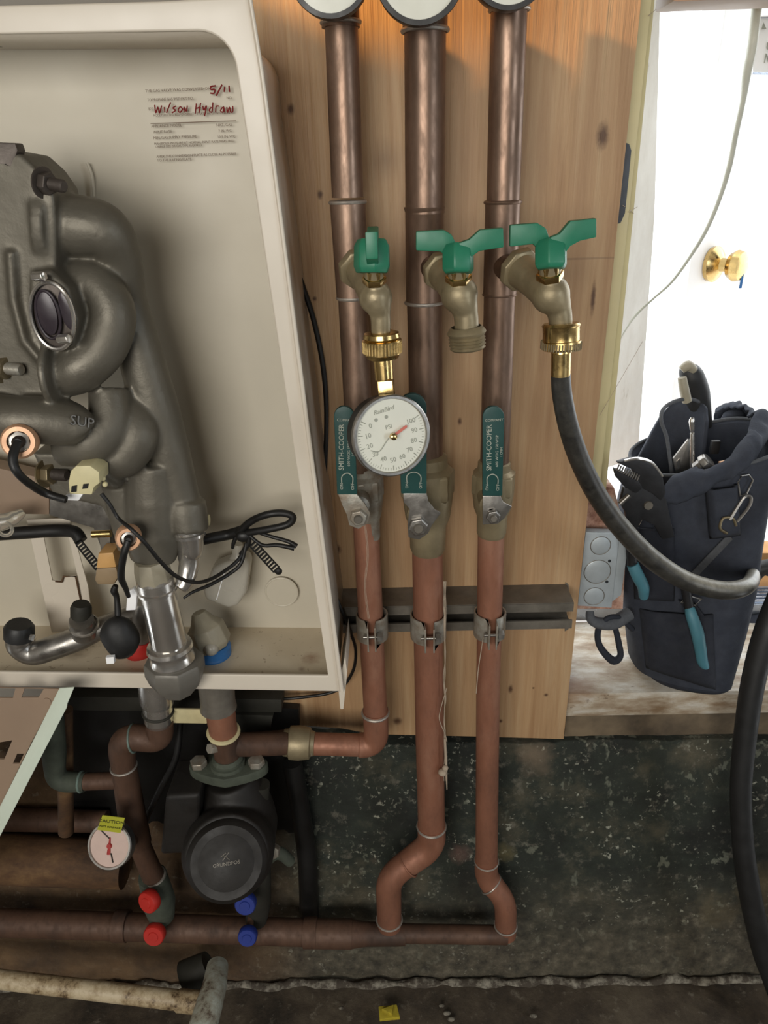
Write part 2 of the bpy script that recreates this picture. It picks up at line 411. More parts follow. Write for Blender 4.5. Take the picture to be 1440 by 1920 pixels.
a = t.noise(16, 6, .65, (1, 2.5, 3)); b = t.noise(90, 5, .7, (1, 3, 1))
c = t.ramp(a, [(.36, rgb(134, 112, 88)), (.5, rgb(172, 158, 138)), (.66, rgb(204, 200, 190))]); c = t.mix(t.mul(t.ramp(b, [(.62, (0, 0, 0)), (.72, (1, 1, 1))]), .7), c, rgb(88, 68, 50))
c = t.mix(t.mul(t.spot(P(1075, 1275, .78), .035, .6, .6, 70), .7), c, rgb(128, 86, 50))
t.col(c); t.setv(Roughness=.38); t.bump(a, .3, .001)
t = NT('jamb_dirty')
a = t.noise(10, 7, .7, (3, 3, .6)); t.col(t.ramp(a, [(.33, rgb(178, 170, 154)), (.42, rgb(232, 230, 224)), (.66, rgb(246, 246, 242))])); t.setv(Roughness=.7); t.bump(a, .3, .001)
t = NT('old_brick')
a = t.noise(40, 6, .7); t.col(t.ramp(a, [(.36, rgb(136, 96, 80)), (.52, rgb(186, 146, 126)), (.66, rgb(206, 186, 170))])); t.setv(Roughness=.85); t.bump(a, .6, .002)
t = NT('pvc_dirty')
a = t.noise(26, 7, .75); t.col(t.ramp(a, [(.38, rgb(74, 54, 34)), (.47, rgb(160, 140, 108)), (.6, rgb(196, 180, 150))])); t.setv(Roughness=.5)
t = NT('pvc_white')
a = t.noise(34, 7, .75, (1, 1, 1)); t.col(t.ramp(a, [(.36, rgb(72, 50, 34)), (.46, rgb(150, 146, 130)), (.6, rgb(176, 180, 168))])); t.setv(Roughness=.5)
t = NT('rusty_pipe')
a = t.noise(14, 7, .7, (.6, 1, 1)); t.col(t.ramp(a, [(.34, rgb(48, 32, 20)), (.5, rgb(88, 62, 38)), (.66, rgb(122, 94, 60))])); t.setv(Roughness=.8); t.bump(a, .5, .003)
t = NT('cabinet_floor')        # enamel with rust marks on the bottom shelf
a = t.noise(12, 4); base = t.ramp(a, [(.3, rgb(196, 182, 158)), (.7, rgb(212, 200, 178))])
ZC = P(632, 1276, .616).z
rs = t.spot(PZ(583, 1235, ZC), .013, .8, 1.1, 160); base = t.mix(t.mul(rs, .8), base, rgb(128, 78, 42))
rs = t.spot(PZ(566, 1256, ZC), .005, .7, 1.0, 160); base = t.mix(t.mul(rs, .8), base, rgb(110, 70, 40))
rs = t.spot(PZ(140, 1232, ZC), .026, .6, .9, 60); base = t.mix(t.mul(rs, .85), base, rgb(74, 44, 24))
base = t.mix(t.mul(t.ramp(t.noise(160, 3), [(.64, (0, 0, 0)), (.7, (1, 1, 1))]), .5), base, rgb(120, 96, 70))
t.col(base); t.setv(Roughness=.4)
t = NT('hose_sheen')       # black rubber with light from above painted in
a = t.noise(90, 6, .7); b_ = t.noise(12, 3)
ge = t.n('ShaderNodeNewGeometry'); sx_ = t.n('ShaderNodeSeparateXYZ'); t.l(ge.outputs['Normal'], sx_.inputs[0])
top_sheen = t.n('ShaderNodeMapRange'); t.l(sx_.outputs['Z'], top_sheen.inputs[0]); top_sheen.inputs[1].default_value = .12; top_sheen.inputs[2].default_value = .8; top_sheen.inputs[3].default_value = .0; top_sheen.inputs[4].default_value = .9     # painted sheen: upward faces take a paler colour
t.col(t.mix(top_sheen.outputs[0], t.ramp(a, [(.35, rgb(34, 33, 31)), (.65, rgb(62, 60, 55))]), t.ramp(a, [(.3, rgb(108, 104, 92)), (.7, rgb(164, 160, 146))]))); t.setv(Roughness=.42); t.bump(a, .2, .001)

mb = MB(); mb.prism(poly([(470, -260), (1214, -260), (1205, -20), (1057, 1386), (880, 1381), (700, 1377), (640, 1366), (560, 1360), (470, 1352)], YB), (0, .018, 0))
wb = struct(mb.build('wall_front', 'plywood', bevel=.0008), 'plywood board with knots and vertical grain behind the copper pipes', 'wall')

ZS = P(1070, 1300, .765).z      # top of the door sill
FZ = -.06                       # floor level
# foundation: rough lump grid
def fnd(u, v):
    x = -1.3+2.6*u
    top = P(1000, 1398, .77); ztop = top.z+.01
    if v < .12:  # the little ledge the board ends over
        k = v/.12; y = .80-.035*k; z = ztop
    else:
        k = (v-.12)/.88; z = ztop*(1-k)+(FZ+.0)*k; y = .765-.062*k-.006*math.sin(k*3.1)
    nz = noise.noise(Vector((x*9, z*9, 1)))*.006+noise.noise(Vector((x*40, z*40, 3)))*.0028+noise.noise(Vector((x*110, z*110, 5)))*.0012
    return Vector((x, y+nz, z+(nz*.6 if v < .14 else 0)))
fb = MB(); fb.grid(fnd, 420, 190)
struct(fb.build('foundation', 'concrete_mossy', ang=180), 'dark mossy concrete foundation with pale specks below the board', 'foundation')
# mortar bead where wall and floor meet
def strip(u, v):
    x = -1.2+2.4*u; a = v*math.pi
    r = .006+.005*noise.noise(Vector((x*30, 0, 0)))+.003*noise.noise(Vector((x*90, 4, 0)))
    y0 = .700
    return Vector((x, y0-math.cos(a)*r-.006+.006*noise.noise(Vector((x*22, 7, 0))), .004+FZ+math.sin(a)*r+.003*noise.noise(Vector((x*60, v*4, 2)))))
t = NT('mortar_pale'); a = t.noise(60, 6, .7); t.col(t.ramp(a, [(.45, rgb(66, 58, 48)), (.62, rgb(138, 132, 118))])); t.setv(Roughness=.85)
sb = MB(); sb.grid(strip, 300, 6); stuff(sb.build('mortar_bead', 'mortar_pale', ang=180), 'crumbly pale line of mortar where foundation meets floor', 'mortar')
def flr(u, v):
    x = -1.3+2.6*u; y = .74-1.1*v
    n = noise.noise(Vector((x*8, y*8, 0)))*.006+noise.noise(Vector((x*45, y*45, 0)))*.002
    return Vector((x, y, n+FZ))
g = MB(); g.grid(flr, 200, 90); struct(g.build('floor', 'floor_dirt', ang=180))
mb = MB(); mb.box(Vector((0, -1.35, FZ-.02)), 5.2, 3.2, .02); struct(mb.build('floor', 'floor_dirt'))

# sill of the doorway
xl, xr = P(1040, 1300, .765).x, 1.3
mb = MB(); zf = P(1070, 1346, .762).z
mb.box(Vector(((xl+xr)/2, (.764+.93)/2, (ZS+zf)/2)), xr-xl, .93-.764, ZS-zf)
struct(mb.build('trim_1', 'sill_wood', bevel=.003), 'worn wooden door sill under the tool bag', 'sill')
# block under the sill (packing board)
mb = MB(); zf2 = P(1200, 1402, .772).z; mb.box(Vector(((xl+xr)/2+.02, .85, (zf+zf2)/2)), xr-xl, .15, zf-zf2+.02)
struct(mb.build('trim_2', 'packing_wood', bevel=.002), 'rough packing strip below the door sill', 'trim')
# aluminium threshold with ribs behind the sill
th = thing('threshold', 'ribbed aluminium threshold at the back of the sill', 'threshold', (.6, .94, ZS))
th['kind'] = 'structure'
z1 = PZ(1400, 1172, ZS).y
mb = MB(); mb.box(Vector((.85, .955, ZS+.012)), 1.3, .05, .022); mb.build('plate', 'threshold_metal', th, bevel=.001)
for k in range(5):
    mb = MB(); mb.box(Vector((.85, .936+.009*k, ZS+.0245)), 1.3, .004, .005); mb.build('rib', 'threshold_metal', th)
mb = MB(); mb.box(Vector((.9, 1.02, ZS+.035)), 1.2, .04, .07); struct(mb.build('trim_3', 'orange_wood', bevel=.002), 'orange-brown wooden step behind the threshold', 'trim')

# cream door casing + stop groove
ca = [(1196, 10), (1224, 10), (1202, 255), (1183, 400), (1163, 520), (1145, 700), (1124, 905), (1096, 905)]
pl = lambda l, Y: [P(a, b, Y) for a, b in l]
cas = thing('trim_4', 'cream painted door casing to the right of the board', 'trim', (0, 0, 0)); cas['kind'] = 'structure'
mb = MB(); mb.prism([P(1180, -60, .775), P(1229, -60, .775), P(1124, 925, .775), P(1080, 925, .775)], (0, .03, 0)); mb.build('face_board', 'trim_cream', cas, bevel=.0015)
mb = MB(); mb.prism([P(1226, -60, .790), P(1234, -60, .790), P(1136, 925, .790), P(1121, 925, .790)], (0, .012, 0)); mb.build('stop_strip', 'trim_cream', cas, bevel=.001)
mb = MB(); mb.prism([P(a, b, .7735) for a, b in ((1170, 266), (1180, 270), (1184, 282), (1178, 345), (1172, 400), (1164, 418), (1155, 421), (1158, 380))], (0, .003, 0)); mb.build('latch_plate', 'latch_dark', cas, bevel=.0006)
# dirty white jamb behind it
mb = MB()
A = [P(1232, -60, .80), P(1246, -60, .80), P(1165, 900, .80), P(1130, 925, .80)]
mb.prism([P(1205, -60, 1.15), P(1240, -60, 1.15), P(1228, 400, 1.15), P(1196, 860, 1.15), P(1060, 900, 1.15)], (0, .03, 0))
struct(mb.build('trim_5', 'jamb_dirty', bevel=.001), 'dirty white jamb between casing and open doorway', 'trim')
mb = MB(); mb.prism([P(1085, 905, .80), P(1152, 915, .80), P(1175, 1010, .80), P(1168, 1142, .80), P(1070, 1142, .80)], (0, .05, 0)); struct(mb.build('trim_6', 'old_brick', bevel=.001), 'flaking pinkish masonry behind the grey electrical box', 'masonry')
mb = MB(); mb.box(Vector((1.0, .80, P(1300, 8, .79).z+.03)), 1.5, .05, .06); struct(mb.build('trim_7', 'panel_tan', bevel=.002), 'wooden door head across the top of the doorway', 'trim')
# walls of the room round the camera
xlw, xrw, yb, zt = -1.6, 1.9, -2.2, 2.4
wz = P(1300, 8, .79).z+.03
mb = MB(); mb.box(Vector((-.86, .86, 1.2)), 2.14, .06, 2.6); struct(mb.build('wall_front', 'room_wall'), 'wall carrying the plywood board', 'wall')
fw = bpy.context.scene.objects[-1] if False else None
mb = MB(); mb.box(Vector((1.0, .83, (wz+.02+zt)/2)), 1.6, .06, zt-wz-.02); struct(mb.build('wall_front', 'room_wall'), 'wall above the doorway', 'wall')
mb = MB(); mb.box(Vector((1.6, .83, 1.2)), .7, .06, 2.4); struct(mb.build('wall_front', 'room_wall'), 'wall beyond the doorway', 'wall')
mb = MB(); mb.box(Vector((xlw, -.6, 1.2)), .06, 3.2, 2.4); struct(mb.build('wall_left', 'room_wall'))
mb = MB(); mb.box(Vector((xrw, -.6, 1.2)), .06, 3.2, 2.4); struct(mb.build('wall_right', 'room_wall'))
mb = MB(); mb.box(Vector((.15, yb, 1.2)), 3.6, .06, 2.4); struct(mb.build('wall_back', 'room_wall'))
mb = MB(); mb.box(Vector((.15, -.6, zt)), 3.6, 3.4, .06); struct(mb.build('ceiling', 'room_wall'))
# outside ground
mb = MB(); mb.box(Vector((2, 6, .3)), 14, 9.8, .04); struct(mb.build('ground_outside', 'door_white'), 'bleached pale ground outside the doorway', 'ground')

# white door standing open beyond the doorway
K = P(1334, 495, 1.41); dd = Vector((math.sin(R(50)), math.cos(R(50)), 0)); nn = Vector((dd.y, -dd.x, 0))
dr = thing('door_1', 'white panelled door standing in glare beyond the doorway', 'door', (K.x, K.y, .46)); dr['kind'] = 'structure'
rot = Matrix((( dd.x, nn.x, 0), (dd.y, nn.y, 0), (0, 0, 1)))
c0 = Vector((K.x, K.y, 0))+dd*.33-nn*.022
mb = MB(); mb.box(Vector((c0.x, c0.y, 1.46)), .80, .04, 2.0, rot); mb.build('leaf', 'door_white', dr, bevel=.002)
ks = [(.0, .030), (.12, .031), (.2, .026), (.32, .012), (.5, .011), (.58, .021), (.75, .027), (.93, .024), (1, .012)]
mb = MB(); mb.lathe(K, K+nn*.062, ks, 28); mb.build('knob', 'brass_bright', dr)
kk = K+nn*.06+Vector((0, 0, -.005))
mb = MB(); mb.box(kk+Vector((.0, 0, -.018)), .004, .002, .028); mb.build('key', 'blue_plastic', dr)

# notice at the top right, behind the cable
Yn = 1.05
nb = thing('wall_notice', 'white notice with grey marks at the top right corner', 'notice', P(1440, 80, Yn))
mb = MB(); mb.prism([P(1418, 30, Yn), P(1500, 26, Yn), P(1500, 142, Yn), P(1411, 138, Yn)], (0, .004, 0)); mb.build('sheet', 'white_paper', nb, bevel=.0005)
mb = MB(); mb.prism([P(1412, 135, Yn-.002), P(1500, 138, Yn-.002), P(1500, 143, Yn-.002), P(1411, 139.5, Yn-.002)], (0, .001, 0)); mb.prism([P(1424, 32, Yn-.002), P(1500, 30, Yn-.002), P(1500, 32, Yn-.002), P(1424, 34, Yn-.002)], (0, .001, 0)); mb.build('edge_line', 'threshold_metal', nb)['kind'] = 'stuff'
mb = MB(); mb.prism([P(1432, 42, Yn-.002), P(1437, 54, Yn-.002), P(1428, 55, Yn-.002)], (0, .001, 0)); mb.prism([P(1439, 80, Yn-.002), P(1446, 76, Yn-.002), P(1446, 96, Yn-.002), P(1438, 91, Yn-.002)], (0, .001, 0)); mb.prism([P(1436, 100, Yn-.002), P(1438, 101, Yn-.002), P(1434, 118, Yn-.002), P(1433, 118, Yn-.002)], (0, .001, 0)); mb.prism([P(1437, 101, Yn-.002), P(1438.5, 101, Yn-.002), P(1443, 118, Yn-.002), P(1441, 118, Yn-.002)], (0, .001, 0)); mb.build('marks', 'gauge_print', nb)['kind'] = 'stuff'
# pale cable hanging across the doorway
cl = [(1424, -30, .86, 11), (1417, 30, .86, 9), (1410, 90, .86, 9), (1400, 140, .86, 8), (1393, 190, .86, 5), (1380, 250, .86, 5), (1368, 310, .86, 5), (1350, 370, .86, 4), (1325, 430, .86, 3.6), (1295, 480, .86, 3), (1260, 528, .85, 2.4), (1225, 560, .84, 2.2), (1195, 588, .83, 2.4), (1175, 615, .815, 1.6), (1161, 640, .80, 1)]
tag(tube(cl, seg=12).build('hanging_cable', 'cable_white'), 'thin pale cable curving down across the bright doorway', 'cable')

# ================================================================== boiler cabinet
YF, YK = .612, .708
bc = thing('boiler_cabinet', 'white enamelled open boiler cabinet on the left of the board', 'cabinet', P(300, 1280, YK))
def arc(c, r0, r1, a0, a1, n=8): return [(c[0]+r0*math.cos(R(a0+(a1-a0)*k/n)), c[1]+r1*math.sin(R(a0+(a1-a0)*k/n))) for k in range(n+1)]
inner = [(-420, 70)] + arc((372, 142), 72, 84, -90, -8, 8) + [(452, 190), (474, 330), (615, 1268), (-420, 1256)]
outer = [(-460, 22), (300, 2), (466, -8), (490, 140), (641, 1297), (-460, 1280)]
mb = MB(); mb.holed(poly(outer, YF), [poly(inner, YF)], (0, .0045, 0)); mb.build('front_rim', 'white_enamel', bc, bevel=.0016, seg=3)
# rolled highlight edge on the right
tube([(468, -8, YF-.001, 4), (492, 140, YF-.001, 4), (566, 720, YF-.001, 4.5), (641, 1296, YF-.001, 4.5)], mode='r', seg=10).build('rolled_edge', 'white_enamel', bc)
# body walls: run straight back from the opening
bi = [P(a, b, YF+.004) for a, b in [(-420, 55), (392, 50)]+arc((400, 128), 72, 80, -80, -5, 6)+[(478, 200), (500, 330), (632, 1276), (-420, 1268)]]
top, btm = P(392, 50, YF).z, P(300, 1270, YF).z
def shell(ptsf, name, mat):
    m_ = MB(); n_ = len(ptsf)
    for k in range(n_-1):
        a, b = ptsf[k], ptsf[k+1]; v = Vector((0, YB-.004-YF, 0))
        q = [m_.bm.verts.new(p) for p in (a, b, b+v, a+v)]; m_.bm.faces.new(q)
    bmesh.ops.remove_doubles(m_.bm, verts=m_.bm.verts, dist=1e-5)
    o = m_.build(name, mat, bc, ang=60); md = o.modifiers.new('thick', 'SOLIDIFY'); md.thickness = .0022; md.offset = 0
    return o
shell(bi[:-1], 'casing', 'white_enamel')
fl = [bi[-2], bi[-1]]
mb = MB(); xa, xb = bi[-1].x, bi[-2].x; zfl = (bi[-1].z+bi[-2].z)/2
mb.prism([Vector((xa, YF+.003, bi[-1].z)), Vector((xb, YF+.003, bi[-2].z)), Vector((xb, YB-.005, bi[-2].z)), Vector((xa, YB-.005, bi[-1].z))], (0, 0, -.003)); mb.build('bottom_shelf', 'cabinet_floor', bc)
mb = MB(); mb.prism([p+Vector((0, YK-YF, 0)) for p in [bi[0]]+bi[1:-1]+[bi[-1]]], (0, .003, 0)); mb.build('back_panel', 'white_back', bc)
mb = MB(); mb.prism(poly([(634, 1288), (647, 1230), (651, 1262), (644, 1330), (638, 1330)], YF+.006), (0, .07, 0)); mb.build('corner_tab', 'white_enamel', bc, bevel=.0008)
# embossed marks on the back panel
tube([(163, 305, YK-.001, 3), (172, 330, YK-.001, 3.5), (176, 368, YK-.001, 2.5)], seg=8).build('pressed_rib', 'white_back', bc)
mb = MB(); c0 = P(528, 1110, YK-.0003); mb.torus(c0, (0, 1, 0), M(30, c0), .0012, 32, 8); mb.lathe(c0+Vector((0, .002, 0)), c0-Vector((0, .0006, 0)), [(0, M(30, c0)), (1, M(29, c0))], 32); mb.build('knockout', 'white_back', bc)
# printed label with handwriting
a_, xd, yd = face_dirs(360, 230, YK)
xl_ = (P(448, 226, YK)-P(290, 232, YK)).normalized()
def lab(s, x, y, h, mat='ink_brown', nm='print_line', shear=0, sx=1.0):
    p = P(x, y, YK)-Vector((0, .0012, 0)); text(s, nm, p, xl_, yd, M(h, p)*1.35, mat, bc, .0001, 'LEFT', shear, sx)
for s, x, y, h, sx in (('THE GAS VALVE WAS CONVERTED ON', 273, 171, 5.2, 1), ('TO PROPANE GAS WITH KIT NO.', 277, 188, 5, .86), ('BY', 279, 205, 5.5, 1), ('ACCEPTED THE RESPONSIBILITY THAT THE CONVERSION', 288, 217, 4.2, .98), ('APPLIANCE MODEL', 284, 237, 5.2, .95), ('INPUT RATE', 288, 248, 5, .95), ('MIN. GAS SUPPLY PRESSURE', 288, 259, 5.2, .95), ('MANIFOLD PRESSURE AT NORMAL INPUT RATE MEASURED', 290, 270, 4.2, 1.0), ('ORIFICE SIZE OR GAS TYPE REQUIRED', 292, 275.5, 4, .95), ('AFFIX THE CONVERSION PLATE AS CLOSE AS POSSIBLE', 294, 294, 4.6, .98), ('TO THE RATING PLATE', 295, 301, 4.6, 1.0), ('NAT. GAS', 406, 235, 5, 1), ('7 IN. WC', 410, 246, 4.6, 1), ('10.5 IN. WC', 408, 257, 4.8, 1), ('NO.', 425, 184, 4.6, 1)):
    lab(s, x, y, h, sx=sx)
mb = MB(); mb.prism([p-Vector((0, .0012, 0)) for p in poly([(283, 231), (443, 226), (443, 227.5), (283, 232.5)], YK)], (0, .0003, 0)); mb.build('rule_line', 'ink_brown', bc)
# handwriting: brush strokes
def strokes(name, curves, r, Y=YK):
    m_ = MB()
    for cv in curves:
        pts = [P(a, b, Y)-Vector((0, .0014, 0)) for a, b in cv]
        pts, rr = catmull(pts, [M(r, p) for p in pts], 4); m_.sweep(pts, rr, 6, up=(0, 1, 0), flat=1, caps=True)
    return m_.build(name, 'ink_red', bc)
strokes('handwriting', [
 [(291, 197), (293, 212), (297, 201), (300, 212), (304, 198)], [(309, 201), (310, 211)], [(321, 192), (316, 204), (313, 212)], [(331, 199), (325, 203), (330, 207), (323, 212)], [(339, 200), (335, 206), (338, 211), (343, 205), (339, 200)], [(346, 211), (346, 201), (350, 209), (352, 198)],
 [(369, 194), (367, 213)], [(377, 193), (374, 212)], [(367, 204), (377, 201)], [(381, 199), (383, 207), (388, 198), (384, 218)], [(400, 192), (398, 210), (393, 207), (397, 201)], [(405, 211), (406, 200), (411, 199)], [(418, 201), (414, 208), (419, 210), (420, 200), (422, 211)], [(426, 201), (427, 211), (431, 201), (433, 210), (437, 209), (437, 199)]], 1.25)
strokes('handwritten_date', [[(405, 161), (396, 163), (396, 168), (403, 168), (402, 175), (395, 175)], [(417, 159), (406, 180)], [(422, 163), (421, 173)], [(430, 161), (431, 173)]], 1.5)
# ================================================================== copper risers
def pipe_thing(name, label, base, group=None): return thing(name, label, 'pipe', base, group)
def ring(par, px, py, r, Y=YP, mat='solder', w=.0016, ax=None):
    p = P(px, py, Y); mb = MB(); mb.torus(p, ax or (0, 0, 1), M(r, p), w, 32, 8); return mb.build('solder_ring', mat, par)
# left riser
pl_ = pipe_thing('copper_riser', 'leftmost of the three upright copper pipes, turning left at its foot', P(700, 1390, YP))
tube([(636, -60, YP, 32), (652, 370, YP, 30)], mode='l', seg=32).build('pipe_segment', 'copper_aged', pl_)
tube([(634, -80, YP, 36), (639, 52, YP, 36)], mode='l', seg=32).build('coupling', 'copper_aged', pl_)
ring(pl_, 639, 42, 36); 
tube([(652, 377, YP, 34), (661, 556, YP, 30)], mode='l', seg=32).build('tee_fitting', 'copper_aged', pl_); ring(pl_, 652, 379, 33); ring(pl_, 661, 558, 28)
tube([(661, 552, YP, 27.5), (677, 880, YP, 25.5)], mode='l', seg=32).build('pipe_segment', 'copper_aged', pl_)
tube([(685, 960, YP, 24.5), (704, 1335, YP, 22)], mode='l', seg=32).build('pipe_segment', 'copper_dull', pl_)
tube([(704, 1332, YP, 24), (706, 1398, YP, 23), (640, 1396, YP-.002, 21), (565, 1394, YP-.003, 21)], mode='r', rad=.04, n=10, seg=28).build('elbow', 'copper_dull', pl_)
p0 = P(704, 1336, YP); mb = MB(); mb.torus(p0, (0, 0, 1), M(23.5, p0), .0022, 32, 8); mb.build('solder_ring', 'solder', pl_)
p0 = P(585, 1394, YP-.003); mb = MB(); mb.torus(p0, (1, 0, 0), M(21.5, p0), .0012, 32, 8); mb.build('solder_ring', 'solder', pl_)
mb = MB(); a, b = P(590, 1394, YP-.003), P(532, 1392, YP-.003)
mb.lathe(a, b, [(0, M(22, a)), (.12, M(24, a)), (.15, M(29, a)), (.5, M(32, a)), (.8, M(31, a)), (.84, M(26, a)), (1, M(25, a))], 28); mb.build('union_nut', 'bronze_body', pl_, bevel=.0006)
tube([(535, 1392, YP-.003, 23), (452, 1396, YP-.003, 22)], mode='l', seg=28).build('pipe_segment', 'copper_grimy', pl_)
# middle riser
pm = pipe_thing('copper_riser', 'thick middle copper pipe jogging left near the floor', P(730, 1740, .67))
tube([(797, -60, YP, 40), (797, 400, YP, 37)], mode='l', seg=36).build('pipe_segment', 'copper_aged', pm)
tube([(797, -80, YP, 44), (797, 56, YP, 42)], mode='l', seg=36).build('coupling', 'copper_aged', pm); ring(pm, 797, 57, 42, w=.002)
mb = MB(); a, b = P(796, 388, YP), P(796, 567, YP)
mb.lathe(a, b, [(0, M(39, a)), (.03, M(38, a)), (.05, M(36.5, a)), (.8, M(34.5, b)), (1, M(35, b))], 36); mb.build('tee_fitting', 'copper_aged', pm); ring(pm, 796, 567, 35)
tube([(796, 565, YP, 33), (800, 860, YP, 31)], mode='l', seg=36).build('pipe_segment', 'copper_aged', pm)
tube([(801, 1000, YP, 29), (806, 1400, YP, 26.5), (809, 1550, .688, 25)], mode='l', seg=36).build('pipe_segment', 'copper_dull', pm)
tube([(809, 1546, .688, 26.5), (810, 1585, .688, 26), (728, 1645, .675, 24), (730, 1735, .672, 22.5)], mode='r', rad=.024, n=10, seg=32).build('offset_elbow', 'copper_dull', pm)
ring(pm, 809, 1549, 25.5, .688, w=.0022); p0 = P(730, 1724, .672); mb = MB(); mb.torus(p0, (0, 0, 1), M(23.5, p0), .0014, 32, 8); mb.build('solder_ring', 'solder', pm)
p0 = P(765, 1620, .68); mb = MB(); mb.torus(p0, P(810, 1585, .688)-P(728, 1645, .675), M(25, p0), .0012, 32, 8); mb.build('solder_ring', 'copper_dull', pm)
# right riser
pr = pipe_thing('copper_riser', 'rightmost upright copper pipe, jogging right near the floor', P(948, 1745, .67))
tube([(957, -60, YP, 35), (943, 385, YP, 31)], mode='l', seg=32).build('pipe_segment', 'copper_aged', pr)
tube([(958, -90, YP, 38), (955, 18, YP, 37)], mode='l', seg=32).build('coupling', 'copper_aged', pr); ring(pr, 955, 18, 36.5)
mb = MB(); a, b = P(943, 376, YP), P(937, 552, YP); mb.lathe(a, b, [(0, M(34, a)), (.03, M(33.5, a)), (.08, M(33, a)), (.9, M(31, b)), (1, M(31.5, b))], 32); mb.build('tee_fitting', 'copper_aged', pr); ring(pr, 943, 379, 33, mat='copper_aged'); ring(pr, 937, 552, 31, mat='copper_aged', w=.001)
tube([(937, 550, YP, 29.5), (927, 880, YP, 27)], mode='l', seg=32).build('pipe_segment', 'copper_aged', pr)
tube([(921, 985, YP, 25), (915, 1300, YP, 22), (912, 1618, .688, 20.5)], mode='l', seg=32).build('pipe_segment', 'copper_dull', pr)
tube([(912, 1612, .688, 22), (911, 1645, .688, 21.5), (948, 1688, .675, 20.5), (948, 1752, .672, 19.5)], mode='r', rad=.02, n=10, seg=30).build('offset_elbow', 'copper_dull', pr)
ring(pr, 912, 1614, 21.5, .688, w=.0014); p0 = P(921, 1658, .684); mb = MB(); mb.torus(p0, P(911, 1645, .688)-P(948, 1688, .675), M(22, p0), .0012, 32, 8); mb.build('solder_ring', 'solder', pr)
p0 = P(948, 1735, .672); mb = MB(); mb.torus(p0, (0, 0, 1), M(20.5, p0), .0012, 32, 8); mb.build('solder_ring', 'solder', pr)
# header along the foot of the wall
hd = pipe_thing('copper_header', 'horizontal copper pipe along the foot of the wall', P(600, 1750, .668))
tube([(735, 1750, .668, 17), (950, 1753, .668, 17)], mode='l', seg=28).build('pipe_segment', 'copper_grimy', hd)
tube([(590, 1750, .668, 26), (660, 1751, .668, 26)], mode='l', seg=28).build('reducer', 'copper_grimy', hd)
mb = MB(); a, b = P(655, 1751, .668), P(760, 1752, .668); mb.lathe(a, b, [(0, M(26, a)), (.15, M(23, a)), (.3, M(21, a)), (.85, M(20, b)), (1, M(19, b))], 28); mb.build('tee_fitting', 'copper_grimy', hd)
tube([(-60, 1728, .668, 25), (595, 1749, .668, 24)], mode='l', seg=28).build('pipe_segment', 'copper_grimy', hd)
for x, y, r in ((228, 1736, 28), (582, 1749, 27)): tube([(x-12, y, .668, r), (x+12, y, .668, r)], mode='l', seg=28).build('coupling', 'copper_grimy', hd)

# ------------------------------------------------------------------ gauges at the top edge
for i, (cx, cy, r, lb) in enumerate(((617, -59, 80, 'round gauge cut off at the top, leftmost'), (787, -54, 87, 'round gauge cut off at the top, in the middle'), (958, -75, 80, 'dark rim of a round gauge at the top of the right pipe'))):
    Yg = .638; c = P(cx, cy, Yg); r_ = M(r, c); g = thing('dial_gauge', lb, 'gauge', c, 'gauges at the top of the pipes')
    mb = MB(); mb.lathe(c+Vector((0, .018, 0)), c, [(0, r_*.96), (.8, r_), (1, r_*.99), (1, r_*.88), (.85, r_*.87)], 48, caps=False); mb.build('case', 'black_plastic', g)
    mb = MB(); mb.lathe(c+Vector((0, .004, 0)), c+Vector((0, .002, 0)), [(0, r_*.87), (1, r_*.87)], 48); mb.build('dial', 'gauge_face', g)
    mb = MB(); mb.lathe(c+Vector((0, .02, 0)), Vector((c.x, YP-.01, c.z)), [(0, .008), (1, .008)], 20); mb.build('stem', 'brass_dull', g)

# ------------------------------------------------------------------ garden taps (hose bibs)
def bib(lb, Tp, fl, B, H, spout, rb, collar=None, wings='cross', nm='hose_bib'):
    Tp = P(*Tp, YP); Yb = .612
    base = P(*B, Yb); t_ = thing(nm, lb, 'tap', base, None)
    fx, fy, fr = fl; f = P(fx, fy, .652); ax = (base-f).normalized()
    mb = MB(); mb.lathe(Tp, f, [(0, M(fr*.62, f)), (.75, M(fr*.7, f)), (1, M(fr*.74, f))], 28); mb.build('branch', 'copper_aged', t_)
    mb = MB(); mb.lathe(f-ax*.004, f+ax*.005, [(0, M(fr*.98, f)), (.15, M(fr*1.1, f)), (.85, M(fr*1.08, f)), (1, M(fr*.9, f))], 8, up=(.2, .1, 1)); mb.build('hex_collar', 'bronze_body', t_, bevel=.0008)
    mb = MB(); r = M(rb, base)
    pts = [f+ax*.002, base-ax*.012, base]; q = [P(x, y, Yb-.002) for x, y, _ in spout]; rr = [M(k, q[0]) for _, _, k in spout]
    mb.ball(base, r*1.18, seg=24)
    a, b = catmull([f, f.lerp(base, .5), base]+q, [r*1.15, r*1.02, r*1.12]+rr, 8); mb.sweep(a, b, 26)
    hub = P(*H, Yb-.012); mb.lathe(base, hub, [(0, r*.7), (1, r*.62)], 24)
    o = mb.build('valve_body', 'bronze_body', t_)
    bake(o, [('REMESH', dict(mode='VOXEL', voxel_size=.0011)), ('SMOOTH', dict(iterations=6, factor=.6))])
    up = (hub-base).normalized()
    mb = MB(); m0 = base.lerp(hub, .35); mb.lathe(m0, hub, [(0, r*.82), (.22, r*.84), (.24, r*.70), (.5, r*.72), (.52, r*.62), (1, r*.6)], 6); mb.build('bonnet_nut', 'brass_bright' if nm else 'brass_dull', t_, bevel=.0006)
    return t_, base, hub, up, r
